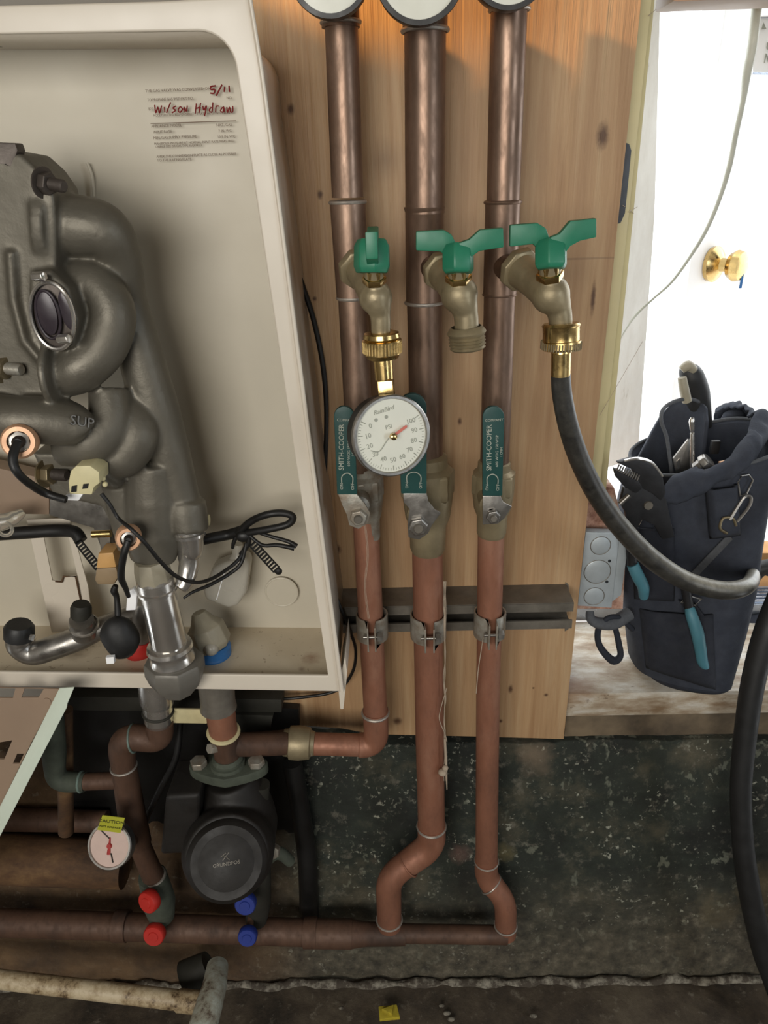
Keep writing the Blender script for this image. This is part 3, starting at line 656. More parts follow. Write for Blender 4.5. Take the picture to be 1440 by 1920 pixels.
# left tap, handle turned end-on
b1, B1, H1, U1, r1 = bib('garden tap on the left pipe, feeding the white pressure gauge', (657, 497), (673, 503, 37), (704, 558), (699, 478), [(713, 592, 19), (714, 628, 18)], 27)
Yh = .600
mb = MB(); mb.lathe(P(698, 512, Yh), P(698, 448, Yh+.004), [(0, M(31, H1)), (.2, M(36, H1)), (.8, M(35, H1)), (1, M(28, H1))], 7, phase=.4); mb.build('tee_handle', 'green_paint', b1, bevel=.0012)
mb = MB(); w = M(11, H1)
for s_, y0, y1 in ((1, Yh+.004, Yh+.034), (-1, Yh-.004, Yh-.024)):
    z0, z1 = P(698, 470, Yh).z, P(698, 448, Yh).z
    mb.prism([Vector((H1.x-w, y0, z0)), Vector((H1.x-w, (y0*2+y1)/3, z1+.004)), Vector((H1.x-w, y1, z1+.007)), Vector((H1.x-w, y1, z1-.012)), Vector((H1.x-w, y0, z0-.012))], (2*w, 0, 0))
mb.build('handle_wings', 'green_paint', b1, bevel=.0012)
# centre and right taps with crosswise wings
def wings(par, hub, left, right, hubpts, Yh=.598):
    mb = MB(); hx, hy, hr = hubpts
    a, b = P(hx, hy+31, Yh), P(hx, hy-24, Yh+.006); mb.lathe(a, b, [(0, M(hr*.86, a)), (.15, M(hr*1.03, a)), (.75, M(hr*1.03, a)), (1, M(hr*.8, a))], 6, phase=.2); mb.build('tee_handle', 'green_paint', par, bevel=.0012)
    mb = MB(); mb.prism(poly(left, Yh+.004), (0, .0075, 0)); mb.build('handle_wing', 'green_paint', par, bevel=.0013)
    mb = MB(); mb.prism(poly(right, Yh-.004), (0, .0075, 0)); mb.build('handle_wing', 'green_paint', par, bevel=.0013)
b2, B2, H2, U2, r2 = bib('open garden tap on the middle pipe with nothing screwed on', (800, 498), (830, 508, 36), (861, 552), (858, 478), [(873, 588, 23), (875, 626, 23)], 30)
wings(b2, H2, [(780, 434), (832, 431), (847, 440), (858, 462), (845, 490), (826, 472), (780, 470)], [(860, 456), (880, 449), (900, 431), (944, 427), (945, 464), (899, 471), (876, 488), (858, 492)], (859, 482, 30))
mb = MB(); a, b = P(874, 612, .61), P(877, 655, .61); k = M(1, a)
mb.lathe(a, b, [(0, 28*k), (.1, 33*k), (.25, 37*k), (.38, 34*k), (.42, 31*k), (.5, 35*k), (.56, 31*k), (.64, 35*k), (.7, 31*k), (.78, 35*k), (.84, 31*k), (.92, 34*k), (1, 30*k), (1, 22*k), (.6, 22*k)], 36, caps=False); mb.build('threaded_outlet', 'bronze_body', b2)
b3, B3, H3, U3, r3 = bib('garden tap on the right pipe with the hose attached', (938, 500), (975, 505, 38), (1032, 552), (1030, 466), [(1048, 582, 23), (1052, 616, 21)], 31)
wings(b3, H3, [(957, 422), (1008, 418), (1024, 428), (1032, 450), (1018, 478), (1000, 458), (956, 463)], [(1032, 445), (1050, 438), (1070, 414), (1084, 413), (1119, 409), (1119, 445), (1088, 452), (1070, 462), (1056, 480), (1032, 488)], (1033, 474, 31))

# pressure gauge assembly under the left tap
pg = thing('pressure_gauge', 'round white-faced pressure gauge with red hand under the left tap', 'gauge', P(735, 818, .58))
a, b = P(715, 622, .610), P(718, 672, .610); k = M(1, a)
mb = MB(); mb.lathe(a, b, [(0, 26*k), (.05, 33*k), (.2, 35*k), (.28, 32*k), (.3, 37*k), (.8, 36*k), (.84, 33*k), (.98, 30*k), (1, 20*k)], 36)
for j in range(36):
    an = 2*math.pi*j/36; c = a.lerp(b, .55)+Vector((math.cos(an), math.sin(an), 0))*36.5*k; mb.box(c, .0012, .0012, (a-b).length*.42)
mb.build('swivel_nut', 'brass_bright', pg)
a, b = P(717, 670, .61), P(721, 715, .608)
mb = MB(); mb.lathe(a, b, [(0, 19*k), (.9, 18*k), (.92, 14*k), (1, 14*k)], 28); mb.build('nipple', 'brass_bright', pg)
a, b = P(723, 710, .607), P(726, 748, .604)
mb = MB(); mb.lathe(a, b, [(0, 18*k), (.08, 21*k), (1, 21*k)], 4, phase=.9); mb.build('square_shank', 'brass_bright', pg, bevel=.0006)
FC = P(736, 818, .566); gn = ((CAM-FC).normalized()+Vector((.34, 0, -.16))).normalized(); gr = M(75, FC)
bk = FC-gn*.026
mb = MB(); mb.lathe(bk, FC-gn*.005, [(0, gr*.3), (0, gr*.9), (.1, gr*.97), (1, gr*.97)], 64); mb.build('case', 'black_plastic', pg)
mb = MB(); mb.lathe(FC-gn*.006, FC, [(0, gr*1.0), (.1, gr*1.03), (.85, gr*1.03), (1, gr*1.0), (1, gr*.94), (.6, gr*.92)], 64, caps=False); mb.build('bezel', 'steel', pg)
mb = MB(); mb.lathe(FC-gn*.004, FC-gn*.0025, [(0, gr*.94), (1, gr*.94)], 64); mb.build('dial', 'gauge_face', pg)
gup = (Vector((0, 0, 1))-gn*gn.z).normalized(); gx = gup.cross(gn).normalized()
rt = Matrix.Rotation(R(9), 3, gn); gx = rt @ gx; gup = rt @ gup      # the gauge hangs slightly turned
fo = FC-gn*.0023
mb = MB()
for j in range(0, 51):
    an = R(140+240*j/50); v = gx*math.cos(an)+gup*math.sin(an); l0 = .88; l1 = .76 if j % 5 == 0 else .82
    mb.sweep([fo+v*gr*l0, fo+v*gr*l1], [gr*.006 if j % 5 else gr*.011]*2, 4)
mb.build('scale_ticks', 'gauge_print', pg)
for j in range(0, 11):
    an = R(140+240*j/10); v = gx*math.cos(an)+gup*math.sin(an); text(str(j*10), 'scale_number', fo+v*gr*.62, gx, gup, gr*.17, 'gauge_print', pg)
text('PSI', 'unit_mark', fo+gup*gr*.24-gx*gr*.02, gx, gup, gr*.15, 'gauge_print', pg); text('RainBird', 'maker_name', fo+gup*gr*.68-gx*gr*.05, gx, gup, gr*.16, 'gauge_print', pg, shear=.3)
for s in (-.3, -.02): 
    mb = MB(); mb.lathe(fo+gup*gr*.5+gx*gr*s, fo+gup*gr*.5+gx*gr*s+gn*.0003, [(0, gr*.045), (1, gr*.045)], 14); mb.build('printed_dot', 'gauge_print', pg)
an = R(20); hv = gx*math.cos(an)+gup*math.sin(an); hp = gx*-math.sin(an)+gup*math.cos(an); h0 = fo+gn*.003
mb = MB(); mb.prism([h0+hp*gr*.035, h0+hv*gr*.42+hp*gr*.035, h0+hv*gr*.46, h0+hv*gr*.42-hp*gr*.035, h0-hp*gr*.035], gn*.0005); mb.build('hand', 'gauge_red', pg)
mb = MB(); mb.lathe(h0, h0+gn*.004, [(0, gr*.09), (.8, gr*.085), (1, gr*.05)], 20); mb.build('hub', 'brass_bright', pg)
# thin curl scratched on the lens
mb = MB(); cp = [fo+gx*gr*x+gup*gr*y+gn*.0004 for x, y in ((-.62, -.2), (-.5, -.27), (-.38, -.27), (-.2, -.12), (-.08, -.02))]; a_, b_ = catmull(cp, [.00035]*5, 5); mb.sweep(a_, b_, 5); mb.build('counter_hand', 'gauge_print', pg)

# ------------------------------------------------------------------ ball valves with lettered levers
def ballvalve(lb, body, mat, grip, plate, nut, Yl=.632, txt=True, txt_x=None, steel='steel_rusty', top=None):
    cx, y0, y1, x1 = body[0], body[1], body[2], body[3]
    a, b = P(body[0], y0, YP), P(x1, y1, YP); k = M(1, a.lerp(b, .5)); t_ = thing('ball_valve', lb, 'valve', a.lerp(b, .5))
    w = body[4]
    mb = MB(); mb.lathe(a, b, [(0, .62*w*k), (.03, .78*w*k), (.12, .8*w*k), (.16, 1.0*w*k), (.42, 1.02*w*k), (.62, .92*w*k), (.72, .76*w*k), (.95, .74*w*k), (1, .66*w*k)], 32)
    mb.build('valve_body', mat, t_)
    h0, h1 = a.lerp(b, .16), a.lerp(b, .42); mb = MB(); mb.hex(h0, h1, 1.12*w*k, up=(1, .2, 0)); mb.build('hex_flat', mat, t_, bevel=.0008)
    n = P(nut[0], nut[1], Yl); mb = MB(); mb.lathe(Vector((n.x, YP-.01, n.z)), Vector((n.x, Yl, n.z)), [(0, .010), (.5, .010), (.55, .007), (1, .007)], 20); mb.build('stem', mat, t_)
    nr = M(nut[2], n)
    mb = MB(); mb.prism(poly(plate, Yl), (0, .0024, 0)); mb.build('lever', steel, t_, bevel=.0006)
    mb = MB(); mb.lathe(n+Vector((0, .001, 0)), n-Vector((0, .0055, 0)), [(0, nr), (.85, nr), (1, nr*.88)], 6, up=(1, 0, .2)); mb.build('nut', steel, t_, bevel=.0005)
    mb = MB(); mb.lathe(n, n-Vector((0, .009, 0)), [(0, nr*.5), (.9, nr*.48), (1, nr*.4)], 16); mb.build('stem_end', 'steel_dark', t_)
    # stop tab on the lever
    mb = MB(); gx0, gy0, gx1, gy1, gx2, gx3 = grip   # left top x, top y, right x, bottom y, left bottom x, right bottom x
    r = (gx1-gx0)/2; pts = [(gx2, gy1), (gx0, gy0+r)]+[(gx0+r-r*math.cos(R(q)), gy0+r-r*math.sin(R(q))) for q in range(15, 180, 15)]+[(gx1, gy0+r), (gx3, gy1)]
    mb.prism(poly(pts, Yl-.0015), (0, .005, 0)); mb.build('grip', 'green_vinyl', t_, bevel=.0012)
    if txt:
        Yt = Yl-.0017
        c = P((gx0+gx2)/2+(gx1-gx0)*.30, (gy0+gy1)/2-6, Yt); ydr = (P((gx0+gx2)/2, gy0+30, Yt)-P((gx0+gx2)/2, gy1-30, Yt)).normalized(); xdr = Vector((-ydr.z, 0, ydr.x))
        text('SMITH-COOPER', 'maker_name', c, ydr, xdr, M(14, c), 'handle_ink', t_, sx=.92)
        c2 = P((gx0+gx2)/2+(gx1-gx0)*.66, (gy0+gy1)/2, Yt); text('600 WOG 150 WSP', 'rating', c2, ydr, xdr, M(7.5, c2), 'handle_ink', t_, ext=.0001)
        c3 = P((gx0+gx2)/2+(gx1-gx0)*.86, (gy0+gy1)/2+2, Yt); text('1 CF8M', 'rating', c3, ydr, xdr, M(6, c3), 'handle_ink', t_, ext=.0001)
        c4 = P((gx0+gx2)/2+(gx1-gx0)*.52, gy0+26, Yt); text('COMPANY', 'maker_name', c4, -xdr, ydr, M(7, c4), 'handle_ink', t_)
    Yt = Yl-.0019; ex = (gx2+gx3)/2; w_ = (gx3-gx2)
    mb = MB(); ar = [(ex-w_*.27, gy1-22), (ex-w_*.27, gy1-34), (ex-w_*.1, gy1-40), (ex+w_*.1, gy1-40), (ex+w_*.27, gy1-33), (ex+w_*.27, gy1-22)]
    p_, r_ = catmull([P(x, y, Yt) for x, y in ar], [.0005]*6, 4); mb.sweep(p_, r_, 6); mb.build('arrow_mark', 'handle_ink', t_)
    for s, x in (('ON', ex-w_*.27), ('OFF', ex+w_*.27)): 
        c = P(x, gy1-16, Yt); text(s, 'position_mark', c, (0, 0, 1), (-1, 0, 0), M(8, c), 'handle_ink', t_)
    return t_, n
ballvalve('ball valve on the left pipe, lever half behind the white gauge', (683, 872, 1012, 691, 31), 'steel_rusty', (626, 762, 664, 928, 632, 670), [(634, 927), (669, 927), (684, 945), (694, 962), (690, 982), (672, 992), (655, 985), (650, 965), (642, 948)], (672, 968, 17))
ballvalve('ball valve on the middle pipe, below and behind the gauge', (802, 850, 1034, 802, 46), 'bronze_body', (746, 738, 800, 926, 752, 800), [(756, 925), (800, 925), (803, 940), (815, 955), (827, 962), (810, 985), (803, 1000), (786, 1012), (766, 1008), (764, 985), (768, 955), (757, 942)], (784, 985, 19), txt=False, steel='steel')
ballvalve('ball valve on the right pipe with fully visible green lever', (927, 862, 1004, 921, 38), 'bronze_body', (905, 762, 946, 930, 905, 942), [(905, 930), (938, 930), (944, 942), (960, 950), (946, 972), (934, 982), (905, 984)], (924, 966, 14), txt=True, steel='steel')

# ------------------------------------------------------------------ strut channel and pipe clamps
st = thing('strut_channel', 'grey steel strut channel screwed across the board', 'strut', P(850, 1140, YB))
x0, x1 = P(600, 1140, .73).x, P(1068, 1140, .73).x; zt_ = P(850, 1136, .714).z; zb_ = P(850, 1181, .714).z
mb = MB(); w = x1-x0; xm_ = (x0+x1)/2; th_ = .0026
mb.box(Vector((xm_, (.714+YB)/2, zt_)), w, YB-.714, th_); mb.box(Vector((xm_, (.714+YB)/2, zb_)), w, YB-.714, th_)
mb.box(Vector((xm_, YB-.0015, (zt_+zb_)/2)), w, th_, zt_-zb_)
mb.box(Vector((xm_, .7145, zt_-.005)), w, th_, .0105); mb.box(Vector((xm_, .7145, zb_+.005)), w, th_, .0105)
mb.build('channel', 'steel_dark', st)
mb = MB(); ps = P(707, 1112, .728); mb.lathe(ps, ps+Vector((0, 0, .001)), [(0, .006), (1, .006)], 16); mb.build('paint_spot', 'solder_green', st)
def clamp(lb, px, pyt, rp, tilt=0):
    c = P(px, pyt, YP); h = .030; r0 = M(rp, c)+.0012; r1 = r0+.0018; t_ = thing('pipe_clamp', lb, 'clamp', c-Vector((0, 0, h)))
    for s in (1, -1):
        prof = []
        a0 = R(-90)+s*R(16); a1 = R(90)-s*R(10)
        mb = MB(); n = 14; out = []; inn = []
        for k in range(n+1):
            a = a0+(s*R(154))*k/n
            out.append(Vector((c.x+math.cos(a)*r1, c.y+math.sin(a)*r1, c.z-h))); inn.append(Vector((c.x+math.cos(a)*r0, c.y+math.sin(a)*r0, c.z-h)))
        ear = [Vector((out[0].x, out[0].y-.013, c.z-h)), Vector((out[0].x-s*.0018, out[0].y-.013, c.z-h))]
        mb.prism([ear[0]]+out+list(reversed(inn))+[ear[1]], (0, 0, h)); mb.build('strap_half', 'steel_rusty', t_, bevel=.0005)
    mb = MB(); y = c.y-r1-.006; z = c.z-h*.5
    mb.hex(Vector((c.x+r0*.25+.002, y, z)), Vector((c.x+r0*.25+.008, y, z)), .0055, up=(0, 0, 1)); mb.lathe(Vector((c.x-.009, y, z)), Vector((c.x+.009, y, z)), [(0, .0019), (1, .0019)], 14); mb.build('bolt', 'steel', t_)
    return t_
clamp('steel clamp holding the left pipe to the strut', 697, 1150, 25)
clamp('steel clamp holding the thick middle pipe to the strut', 803, 1150, 29)
clamp('steel clamp holding the right pipe to the strut', 919, 1146, 25)

# stringy cobweb hanging beside the middle pipe
mb = MB()
for o_ in (0, 1.5, -2):
    pts = [P(834+o_*.6+random.uniform(-1.5, 1.5), y, .672) for y in range(1090, 1480, 22)]; a_, b_ = catmull(pts, [.0003+.0003*random.random() for _ in pts], 3); mb.sweep(a_, b_, 5)
pts = [P(x, y, .67) for x, y in ((838, 1290), (826, 1330), (824, 1350), (834, 1375), (838, 1390))]; a_, b_ = catmull(pts, [.0005]*5, 4); mb.sweep(a_, b_, 5)
pts = [P(x, y, .67) for x, y in ((834, 1385), (836, 1420), (838, 1480))]; mb.sweep(pts, [.0014, .0018, .0006], 7)
mb.ball(P(830, 1448, .67), .0055, (1, 1, .8), 10); mb.ball(P(835, 1440, .668), .0038, seg=8)
stuff(mb.build('cobweb', 'cobweb'), 'dusty hanging cobweb string beside the middle pipe', 'cobweb')
mb = MB()
for o_ in (0, 1.6, 3.0):
    pts = [P(x+o_, y, .662) for x, y in ((683, 985), (688, 1040), (683, 1100), (690, 1160))]; a_, b_ = catmull(pts, [.00017]*4, 6); mb.sweep(a_, b_, 5)
stuff(mb.build('cobweb', 'cobweb'), 'thin cobweb strands down the left pipe below its valve', 'cobweb')
mb = MB(); pts = [P(x, y, .67) for x, y in ((906, 1195), (899, 1240), (896, 1262), (893, 1300))]; a_, b_ = catmull(pts, [.0005]*4, 6); mb.sweep(a_, b_, 5)
stuff(mb.build('cobweb', 'cobweb'), 'short cobweb wisp on the right pipe below its clamp', 'cobweb')
# ================================================================== heat exchanger inside the cabinet
EB = P(290, 1080, .62)
hx = thing('heat_exchanger', 'grey cast aluminium boiler casting with bulging curved pipes', 'heat exchanger', EB)
def C(lst, n=6, seg=20, mb=None): return tube(lst, n=n, seg=seg, mb=mb)
mb = MB()
C([(95, 420, .60, 52), (150, 424, .60, 56), (196, 434, .60, 50), (222, 480, .61, 42), (236, 560, .62, 38), (262, 660, .62, 42), (290, 760, .62, 44), (314, 840, .62, 40), (334, 910, .62, 35), (350, 968, .62, 32)], mb=mb)
C([(110, 520, .605, 34), (140, 524, .60, 38), (184, 536, .595, 40), (212, 585, .59, 42), (196, 648, .585, 43), (150, 690, .58, 46), (116, 702, .585, 42)], mb=mb)
C([(60, 775, .575, 40), (100, 782, .57, 42), (135, 795, .565, 40), (150, 812, .565, 34)], mb=mb)
C([(-20, 782, .56, 46), (30, 786, .555, 44), (80, 788, .56, 46), (130, 796, .565, 42), (150, 806, .57, 34)], mb=mb)
C([(205, 730, .60, 38), (206, 790, .59, 42), (170, 830, .58, 42), (110, 840, .58, 34)], mb=mb)
C([(240, 770, .61, 42), (256, 810, .60, 44), (232, 850, .595, 44), (196, 862, .59, 40)], mb=mb)
C([(285, 860, .62, 52), (288, 930, .62, 58), (290, 1000, .615, 54), (286, 1050, .61, 40)], mb=mb)
C([(230, 900, .62, 40), (245, 960, .62, 40), (265, 1020, .615, 44)], mb=mb)
C([(355, 935, .618, 30), (352, 990, .615, 38)], mb=mb)
mb.prism(poly([(-120, 262), (38, 290), (72, 320), (100, 360), (104, 420), (104, 520), (118, 560), (104, 700), (64, 780), (-120, 800)], .572), (0, .05, 0))
mb.prism(poly([(60, 850), (300, 850), (310, 1000), (230, 1030), (190, 950), (100, 930)], .625), (0, .03, 0))
# collars where pipes leave the plate
mb.lathe(P(88, 420, .597), P(112, 423, .597), [(0, M(62, EB)), (1, M(62, EB))], 28)
mb.lathe(P(98, 700, .575), P(112, 700, .575), [(0, M(54, EB)), (1, M(54, EB))], 28)
mb.lathe(P(196, 870, .59), P(206, 866, .59), [(0, M(46, EB)), (1, M(46, EB))], 28)
mb.lathe(P(344, 940, .62), P(353, 992, .615), [(0, M(37, EB)), (.3, M(39, EB)), (1, M(37, EB))], 28)
mb.sweep([P(20, 470, .570), P(26, 560, .570), P(46, 640, .570), P(90, 690, .572)], [M(7, EB)]*4, 12)
mb.prism(poly([(54, 512), (92, 505), (128, 540), (146, 600), (138, 650), (110, 660), (72, 640), (52, 590)], .562), (0, .03, 0))
cast = mb.build('casting', 'cast_aluminium', hx)
bake(cast, [('REMESH', dict(mode='VOXEL', voxel_size=.0016)), ('SMOOTH', dict(iterations=9, factor=.55))])
ct = bvh(cast)
# wedge-shaped cover plate at the top left
mb = MB(); mb.prism(poly([(-140, 262), (28, 268), (33, 282), (6, 370), (-8, 410), (-140, 420)], .572), (0, .013, 0)); mb.build('cover_plate', 'cast_dark', hx, bevel=.0012)
def onx(px, py): return hit(ct, px, py)
def nut_stud(par, px, py, dirpx, r, L=26, m1='steel', m2='steel', washer=True, Y=None):
    p, n = onx(px, py)
    if Y is not None: p = P(px, py, Y)
    q = P(px+dirpx[0], py+dirpx[1], p.y-.004); ax = (q-p).normalized(); k = M(1, p); p = p-ax*.002
    mb = MB()
    if washer: mb.lathe(p, p+ax*3*k, [(0, r*1.5*k), (1, r*1.5*k)], 24)
    mb.build('washer', m1, par)
    mb = MB(); mb.hex(p+ax*3*k, p+ax*(3+r*.9)*k, r*1.1*k, up=(0, .3, 1)); mb.build('nut', m1, par, bevel=.0005)
    mb = MB(); mb.lathe(p+ax*r*.9*k, p+ax*L*k, [(0, r*.58*k)]+[(.1+.85*i/20, r*(.62 if i % 2 else .54)*k) for i in range(21)]+[(1, r*.45*k)], 16); mb.build('stud', m2, par)
nut_stud(hx, 84, 343, (22, 4), 19, 52, 'cast_dark', 'cast_dark')
nut_stud(hx, 2, 690, (22, 2), 19, 54, 'brass_dull', 'steel_rusty')
nut_stud(hx, 88, 888, (22, 2), 18, 50, 'brass_dull', 'cast_dark')
# oval inspection cover with chrome band, dark lens and bolts
oc = P(98, 592, .557)
def oval(cx, cy, a, b, tilt, Y, n=40): return [P(cx+a*math.cos(2*math.pi*k/n)*math.cos(tilt)-b*math.sin(2*math.pi*k/n)*math.sin(tilt), cy+a*math.cos(2*math.pi*k/n)*math.sin(tilt)+b*math.sin(2*math.pi*k/n)*math.cos(tilt), Y) for k in range(n)]
mb = MB(); mb.prism(oval(98, 592, 40, 66, R(-14), .560), (0, .020, 0)); mb.build('sight_cover', 'cast_dark', hx, bevel=.001)
mb = MB(); mb.sweep(oval(98, 592, 39, 64, R(-14), .558), [.0016]*40, 8, closed=True); mb.build('chrome_band', 'chrome', hx)
mb = MB(); mb.prism(oval(88, 588, 18, 42, R(-14), .5565), (0, .004, 0)); mb.build('sight_glass', 'purple_glass', hx, bevel=.0008)
mb = MB(); mb.sweep(oval(90, 590, 21, 46, R(-14), .5570), [.0012]*40, 8, closed=True); mb.build('lens_ring', 'purple_glass', hx)
mb = MB(); mb.prism(oval(124, 582, 12, 38, R(-16), .5575), (0, .004, 0)); mb.build('sight_glass', 'purple_glass', hx, bevel=.0008)
for x, y in ((74, 519), (121, 636)):
    mb = MB(); mb.hex(P(x-11, y, .553), P(x+9, y-1, .549), M(9, oc), up=(0, 0, 1)); mb.build('cap_screw', 'chrome', hx, bevel=.0004)
# raised letters on the lowest loop
p, n = onx(153, 792); xd_ = (onx(165, 794)[0]-onx(141, 790)[0]).normalized(); ydd = n.cross(xd_)
text('SUP', 'raised_letters', p+n*.0006, xd_, ydd if ydd.z > 0 else -ydd, M(27, p), 'steel', hx, ext=.0009)
# temperature sensors: copper-coloured collar with black plug and lead
def sensor(lb, px, py, r, wire, Y=None):
    p, n = onx(px, py); p = P(px, py, Y) if Y else p; k = M(1, p); ax = (Vector((.35, -1, .25))).normalized(); t_ = thing('temperature_sensor', lb, 'sensor', p)
    mb = MB(); mb.lathe(p+ax*-.012, p+ax*.004, [(0, r*k), (.7, r*k), (.8, r*.96*k), (1, r*.86*k), (1, r*.62*k), (.7, r*.58*k)], 36, caps=False); mb.build('collar', 'copper_pink', t_)
    mb = MB(); mb.lathe(p-ax*.01, p+ax*.001, [(0, r*.62*k), (1, r*.62*k)], 6); mb.build('hex_head', 'steel', t_, bevel=.0004)
    mb = MB(); mb.lathe(p-ax*.002, p+ax*.009, [(0, r*.36*k), (.8, r*.34*k), (1, r*.22*k)], 20); mb.build('plug', 'black_rubber', t_)
    w0 = p+ax*.008; pts, rr = pth(wire); mb = MB(); a_, b_ = catmull([w0]+pts, [rr[0]]+rr, 8); mb.sweep(a_, b_, 12); mb.build('lead', 'black_wire', t_)
    return t_, p
sensor('copper-ringed sensor with thick black lead, left on the lowest loop', 36, 828, 33, [(24, 862, .515, 9), (38, 892, .515, 8), (80, 922, .54, 8), (124, 937, .54, 7)], Y=.532)
sensor('copper-ringed sensor with black lead low on the casting', 241, 1010, 24, [(232, 1040, .555, 7), (227, 1080, .56, 7), (236, 1104, .57, 5), (241, 1118, .58, 4)], Y=.565)
# white plastic connector on a stud, with its lead
cn = thing('wire_connector', 'cream plastic plug connector on a stud at the casting front', 'connector', P(160, 900, .56))
mb = MB(); mb.prism(poly([(132, 884), (142, 874), (168, 873), (186, 886), (187, 906), (176, 914), (172, 928), (130, 926), (128, 905)], .55), (0, .022, 0)); mb.build('housing', 'cream_plastic', cn, bevel=.0012)
mb = MB(); mb.prism(poly([(134, 912), (144, 910), (143, 922), (133, 923)], .5492), (0, .003, 0)); mb.build('socket', 'black_plastic', cn)
mb = MB(); mb.prism(poly([(156, 908), (166, 907), (164, 916), (154, 917)], .5492), (0, .003, 0)); mb.build('socket', 'black_plastic', cn)
mb = MB(); mb.prism(poly([(124, 927), (156, 926), (147, 939), (119, 938)], .553), (0, .006, 0)); mb.build('wire_tape', 'white_paper', cn, bevel=.0006)
for x, y in ((193, 897), (197, 908)):
    mb = MB(); mb.ball(P(x, y, .56), M(6, oc), seg=12); mb.build('bead', 'cream_plastic', cn)
# thin lead crossing to the cable bundle
ld = tag(tube([(190, 926, .56, 4), (206, 946, .56, 3.5), (222, 972, .56, 3.5), (246, 992, .55, 4), (272, 1018, .55, 4), (300, 1052, .56, 4), (330, 1080, .575, 4), (365, 1092, .60, 3.5), (395, 1086, .62, 3.5), (425, 1068, .64, 3.5), (448, 1048, .65, 3.5), (462, 1020, .66, 3.5)], seg=10).build('sensor_lead', 'black_wire'), 'thin black lead looping from the casting to the cable bundle', 'cable')
tag(tube([(462, 1018, .655, 3.5), (452, 1056, .65, 3.5), (430, 1076, .645, 3.5), (395, 1096, .63, 3.5), (362, 1110, .615, 3), (344, 1122, .61, 2)], seg=10).build('sensor_lead', 'black_wire'), 'second thin black lead dropping from the bundle to the pipe', 'cable')

# stainless outlet at the right of the casting
so_ = thing('steel_outlet', 'polished steel tube clamped under the right end of the casting', 'tube', P(356, 1080, .615))
a, b = P(352, 984, .615), P(356, 1010, .614); k = M(1, a)
mb = MB(); mb.lathe(a, b, [(0, 26*k), (.1, 30*k), (.35, 30*k), (.42, 28*k), (.5, 29*k), (.55, 31*k), (.75, 31*k), (.8, 27*k), (1, 26*k)], 36); mb.build('clamp_band', 'chrome', so_)
tube([(356, 1004, .614, 25), (357, 1030, .614, 24), (355, 1036, .614, 21), (354, 1060, .612, 20), (347, 1090, .605, 17), (338, 1104, .60, 12)], seg=28).build('bend', 'chrome', so_)
mb = MB(); mb.lathe(P(372, 975, .635), P(392, 975, .635), [(0, M(6, a)), (.7, M(7, a)), (1, M(11, a))], 14); mb.build('clip_ring', 'cream_plastic', so_)
# central chrome cartridge with hexagonal union below
cc = thing('chrome_tube', 'short shiny chrome tube leaning between casting and grey union', 'tube', P(320, 1230, .60))
a, b = P(282, 1050, .60), P(290, 1088, .60); k = M(1, a)
mb = MB(); mb.lathe(a, b, [(0, 30*k), (.5, 34*k), (1, 34*k)], 8, up=(1, .3, 0)); mb.build('neck', 'grey_plastic', cc, bevel=.001)
a, b = P(290, 1084, .60), P(324, 1240, .60); k = M(1, a)
mb = MB(); mb.lathe(a, b, [(0, 31*k), (.02, 34*k), (.11, 34*k), (.12, 37*k), (.145, 37*k), (.16, 33*k), (.5, 34*k), (.78, 35*k), (.79, 43*k), (.83, 45*k), (.86, 42*k), (.9, 42*k), (.97, 45*k), (1, 42*k)], 48); mb.build('barrel', 'chrome', cc)
un = thing('grey_union', 'grey eight-sided union hanging over the cabinet front edge', 'fitting', P(328, 1280, .600))
a, b = P(326, 1236, .602), P(334, 1296, .602); k = M(1, a)
mb = MB(); mb.lathe(a, b, [(0, 54*k), (.08, 56*k), (.35, 56*k), (.62, 50*k), (.95, 32*k), (1, 30*k)], 8, up=(1, .4, 0)); mb.build('octagon', 'union_grey', un, bevel=.0012)
MATS_ = None
# grey and blue plastic valve behind it, red one to its left
bp = thing('blue_valve', 'grey plastic valve with ribbed blue collar behind the chrome tube', 'valve', P(390, 1240, .655))
mb = MB(); a, b = P(372, 1148, .66), P(402, 1214, .655); k = M(1, a); mb.lathe(a, b, [(0, 14*k), (.25, 24*k), (.4, 36*k), (.85, 38*k), (1, 30*k)], 8, up=(.4, 1, 0)); mb.build('body', 'grey_plastic', bp, bevel=.0015)
mb = MB(); mb.ball(P(396, 1216, .64), M(14, a), seg=14); mb.build('nozzle', 'clear_grey_plastic', bp)
a, b = P(398, 1206, .66), P(398, 1240, .66)
mb = MB(); mb.lathe(a, b, [(0, 30*k), (.1, 35*k), (.4, 36*k), (.44, 34*k), (.5, 36*k), (.9, 36*k), (1, 30*k)], 32); mb.build('collar', 'blue_plastic', bp)
rp = thing('red_valve', 'small red plastic collar left of the chrome tube', 'valve', P(258, 1240, .66))
mb = MB(); a, b = P(262, 1198, .66), P(260, 1230, .66); k = M(1, a); mb.lathe(a, b, [(0, 22*k), (.2, 25*k), (.9, 24*k), (1, 19*k)], 24); mb.build('collar', 'red_plastic', rp)
mb = MB(); a, b = P(262, 1130, .66), P(262, 1200, .66); mb.lathe(a, b, [(0, 12*k), (.3, 20*k), (1, 20*k)], 16); mb.build('body', 'steel', rp)
# connector tag and clear clip
tg = tag(MB().prism(poly([(239, 1110), (250, 1104), (257, 1114), (254, 1144), (236, 1145)], .59), (0, .006, 0)).build('plug_tag', 'white_paper', bevel=.0008), 'small white plug tag left of the chrome tube top', 'connector')
